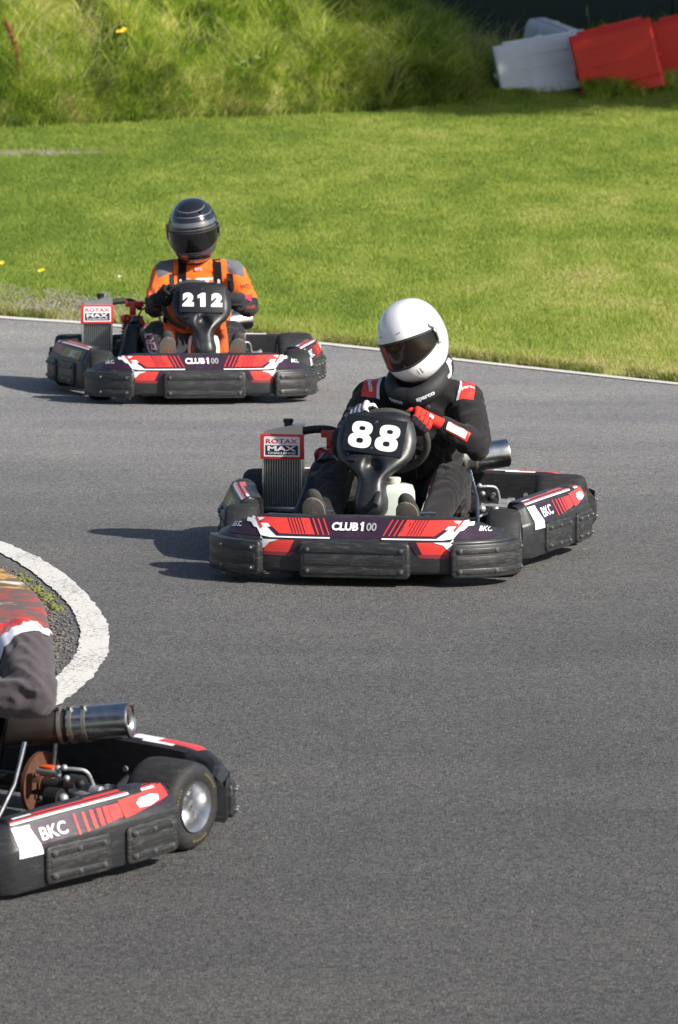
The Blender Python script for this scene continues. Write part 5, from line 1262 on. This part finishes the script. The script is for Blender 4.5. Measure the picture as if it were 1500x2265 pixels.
panel(kart, '88', -.03, radians(7), [(rot2(t8, 0, -.052), 0, 1), (rot2(b8, 0, -.054), 0, 2), (rot2(t8, 0, .058), 0, 1), (rot2(b8, 0, .052), 0, 2)])
d2 = text2d('2', .078, .085, xs=1.10, shear=.04); d1 = one(.078, .95)
panel(k2, '212', .038, radians(-1) if 0 else radians(1.5), [(d2, -.075, 1), (d1, .002, 1), (d2, .076, 1)])
panel(k3, '', 0, 0, [])
def steer(k, deg):
    for c in k.children:
        if c.name.startswith('wheel') and abs(c.location.y) < .1: c.rotation_euler.z = radians(deg)
for c in k3.children:
    if c.name.startswith('seat'): c.location.x = -.11
steer(kart, 7); steer(k2, 2); steer(k3, 8)

VD = M('tinted_visor', (.006,.005,.006), .05, var=.1, coat=.25, trans=.0, spec=.4)
def clear_visor():
    m = bpy.data.materials.new('smoke_visor'); m.use_nodes = True; t = m.node_tree; b = t.nodes['Principled BSDF']; b.inputs['Base Color'].default_value = (.012,.009,.008,1); b.inputs['Roughness'].default_value = .07; b.inputs['Coat Weight'].default_value = .15; b.inputs['Specular IOR Level'].default_value = .35
    tr = nd(t, 'ShaderNodeBsdfTransparent'); tr.inputs[0].default_value = (.50,.46,.46,1); mx = nd(t, 'ShaderNodeMixShader'); mx.inputs[0].default_value = .93; t.links.new(tr.outputs[0], mx.inputs[1]); t.links.new(b.outputs[0], mx.inputs[2]); t.links.new(mx.outputs[0], t.nodes['Material Output'].inputs[0]); return m
J88 = dict(pelvis=(.05,.86,.17), belly=(.06,.83,.32), chest=(.07,.76,.49), shL=(-.12,.73,.605), shR=(.255,.73,.600), neck=(.085,.72,.67), head=(.060,.655,.845),
    elL=(-.20,.56,.44), wrL=(-.105,.45,.565), elR=(.325,.56,.445), wrR=(.215,.465,.525), hipL=(-.05,.80,.17), hipR=(.16,.80,.17),
    knL=(-.225,.44,.31), anL=(-.205,.09,.13), knR=(.245,.44,.315), anR=(.195,.09,.13), heelL=(-.205,.02,.07), heelR=(.175,.02,.07), arm=1.0, fold=1.0, seed=1)
J212 = dict(pelvis=(.03,.87,.17), belly=(.035,.86,.32), chest=(.035,.82,.49), shL=(-.145,.79,.610), shR=(.212,.79,.610), neck=(.02,.79,.66), head=(.0,.745,.845),
    elL=(-.215,.60,.455), wrL=(-.175,.45,.50), elR=(.280,.60,.455), wrR=(.205,.45,.50), hipL=(-.07,.82,.17), hipR=(.13,.82,.17),
    leg=1.12, knL=(-.185,.44,.30), anL=(-.165,.09,.14), knR=(.205,.44,.30), anR=(.185,.09,.14), heelL=(-.165,.02,.08), heelR=(.195,.02,.08), arm=1.0, fold=.9, seed=4)
JN = dict(pelvis=(-.10,.84,.17), belly=(-.11,.80,.32), chest=(-.03,.75,.49), shL=(-.24,.75,.61), shR=(.310,.70,.675), neck=(-.02,.72,.68), head=(-.08,.66,.86),
    elL=(-.20,.55,.44), wrL=(-.12,.42,.50), elR=(.450,.55,.575), wrR=(.20,.44,.53), hipL=(-.17,.80,.17), hipR=(-.02,.78,.17),
    knL=(-.22,.44,.31), anL=(-.2,.09,.13), knR=(.16,.44,.315), anR=(.195,.09,.13), heelL=(-.2,.02,.07), heelR=(.175,.02,.07), arm=1.16, fold=1.5, seed=8)
for k_ in ('pelvis','belly','chest','shL','shR','neck','head','elL','elR'): J212[k_] = (J212[k_][0]+.030, *J212[k_][1:])
wc = (0,.42,.47)
def driver(kart_, key, J, kind, label):
    b = make_person(kart_, J, kind); place(b, *PL[key]); tag(b, label, 'person', 'drivers sitting in the karts'); return b
p1 = driver(kart, 'lead', J88, 'black', 'driver in a black race suit and plain white helmet leaning into the bend')
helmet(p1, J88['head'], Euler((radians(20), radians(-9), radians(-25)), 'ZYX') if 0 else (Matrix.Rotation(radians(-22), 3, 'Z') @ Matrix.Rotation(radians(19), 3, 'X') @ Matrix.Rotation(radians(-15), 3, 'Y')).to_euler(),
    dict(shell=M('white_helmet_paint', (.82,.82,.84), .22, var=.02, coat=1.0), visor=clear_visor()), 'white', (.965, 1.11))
neck_brace(p1, (.085,.70,.668), (Matrix.Rotation(radians(-10), 3, 'Z') @ Matrix.Rotation(radians(20), 3, 'X') @ Matrix.Rotation(radians(-8), 3, 'Y')).to_euler())
gr = ('red', (.62,.035,.02)); gd = (.015,.013,.02)
glove(p1, wc, radians(38), J88['wrR'], J88['elR'], gr, gd, True, 1); glove(p1, wc, radians(128), J88['wrL'], J88['elL'], ('pale', (.62,.62,.70)), gd, 3, -1)
SO = [M('shoe_suede', (.04,.038,.036), .85), M('worn_sole', (.15,.13,.105), .9, var=.35, scale=60, bump=.1), M('tan_print', (.38,.31,.17), .7), M('orange_print', (.62,.13,.04), .7)]
shoe(p1, (-.205,-.02,.055), (-.215,-.13,.305), SO, 2); shoe(p1, (.165,-.02,.055), (.150,-.13,.295), SO, 2)
p2 = driver(k2, 'chase', J212, 'orange', 'driver in an orange and black race suit with chest straps and glossy black helmet')
helmet(p2, J212['head'], (Matrix.Rotation(radians(-8), 3, 'Z') @ Matrix.Rotation(radians(20), 3, 'X') @ Matrix.Rotation(radians(-5), 3, 'Y')).to_euler(),
    dict(shell=M('black_helmet_paint', (.012,.013,.017), .18, var=.1, coat=1.0), visor=VD, line=M('helmet_line', (.19,.20,.24), .3, .3), silver=M('helmet_silver', (.24,.25,.27), .28, .7, coat=.6)), 'black', (1.05, 1.16))
gb_ = ('black', (.012,.012,.014)); 
glove(p2, wc, radians(22), J212['wrR'], J212['elR'], gb_, (.010,.010,.012), False, 1); glove(p2, wc, radians(158), J212['wrL'], J212['elL'], gb_, (.010,.010,.012), False, -1)
shoe(p2, (-.165,-.02,.085), (-.170,-.12,.335), SO, 3); shoe(p2, (.195,-.02,.085), (.200,-.12,.325), SO, 3)
strap(p2, p2, J212['chest'][0]-.105, J212, 'sparco'); strap(p2, p2, J212['chest'][0]+.100, J212, 'sparco')
p3 = driver(k3, 'near', JN, 'charcoal', 'driver in a charcoal suit cut by the left edge, bent arm in view')
helmet(p3, JN['head'], (Matrix.Rotation(radians(-25), 3, 'Z') @ Matrix.Rotation(radians(15), 3, 'X')).to_euler(), dict(shell=M('white_helmet_paint', (.8,.8,.8)), visor=VD), 'white')
glove(p3, wc, radians(30), JN['wrR'], JN['elR'], gb_, (.01,.01,.012), False, 1); glove(p3, wc, radians(150), JN['wrL'], JN['elL'], gb_, (.01,.01,.012), False, -1)
shoe(p3, (-.2,-.02,.06), (-.21,-.13,.31), SO, 2); shoe(p3, (.165,-.02,.06), (.15,-.13,.30), SO, 2)
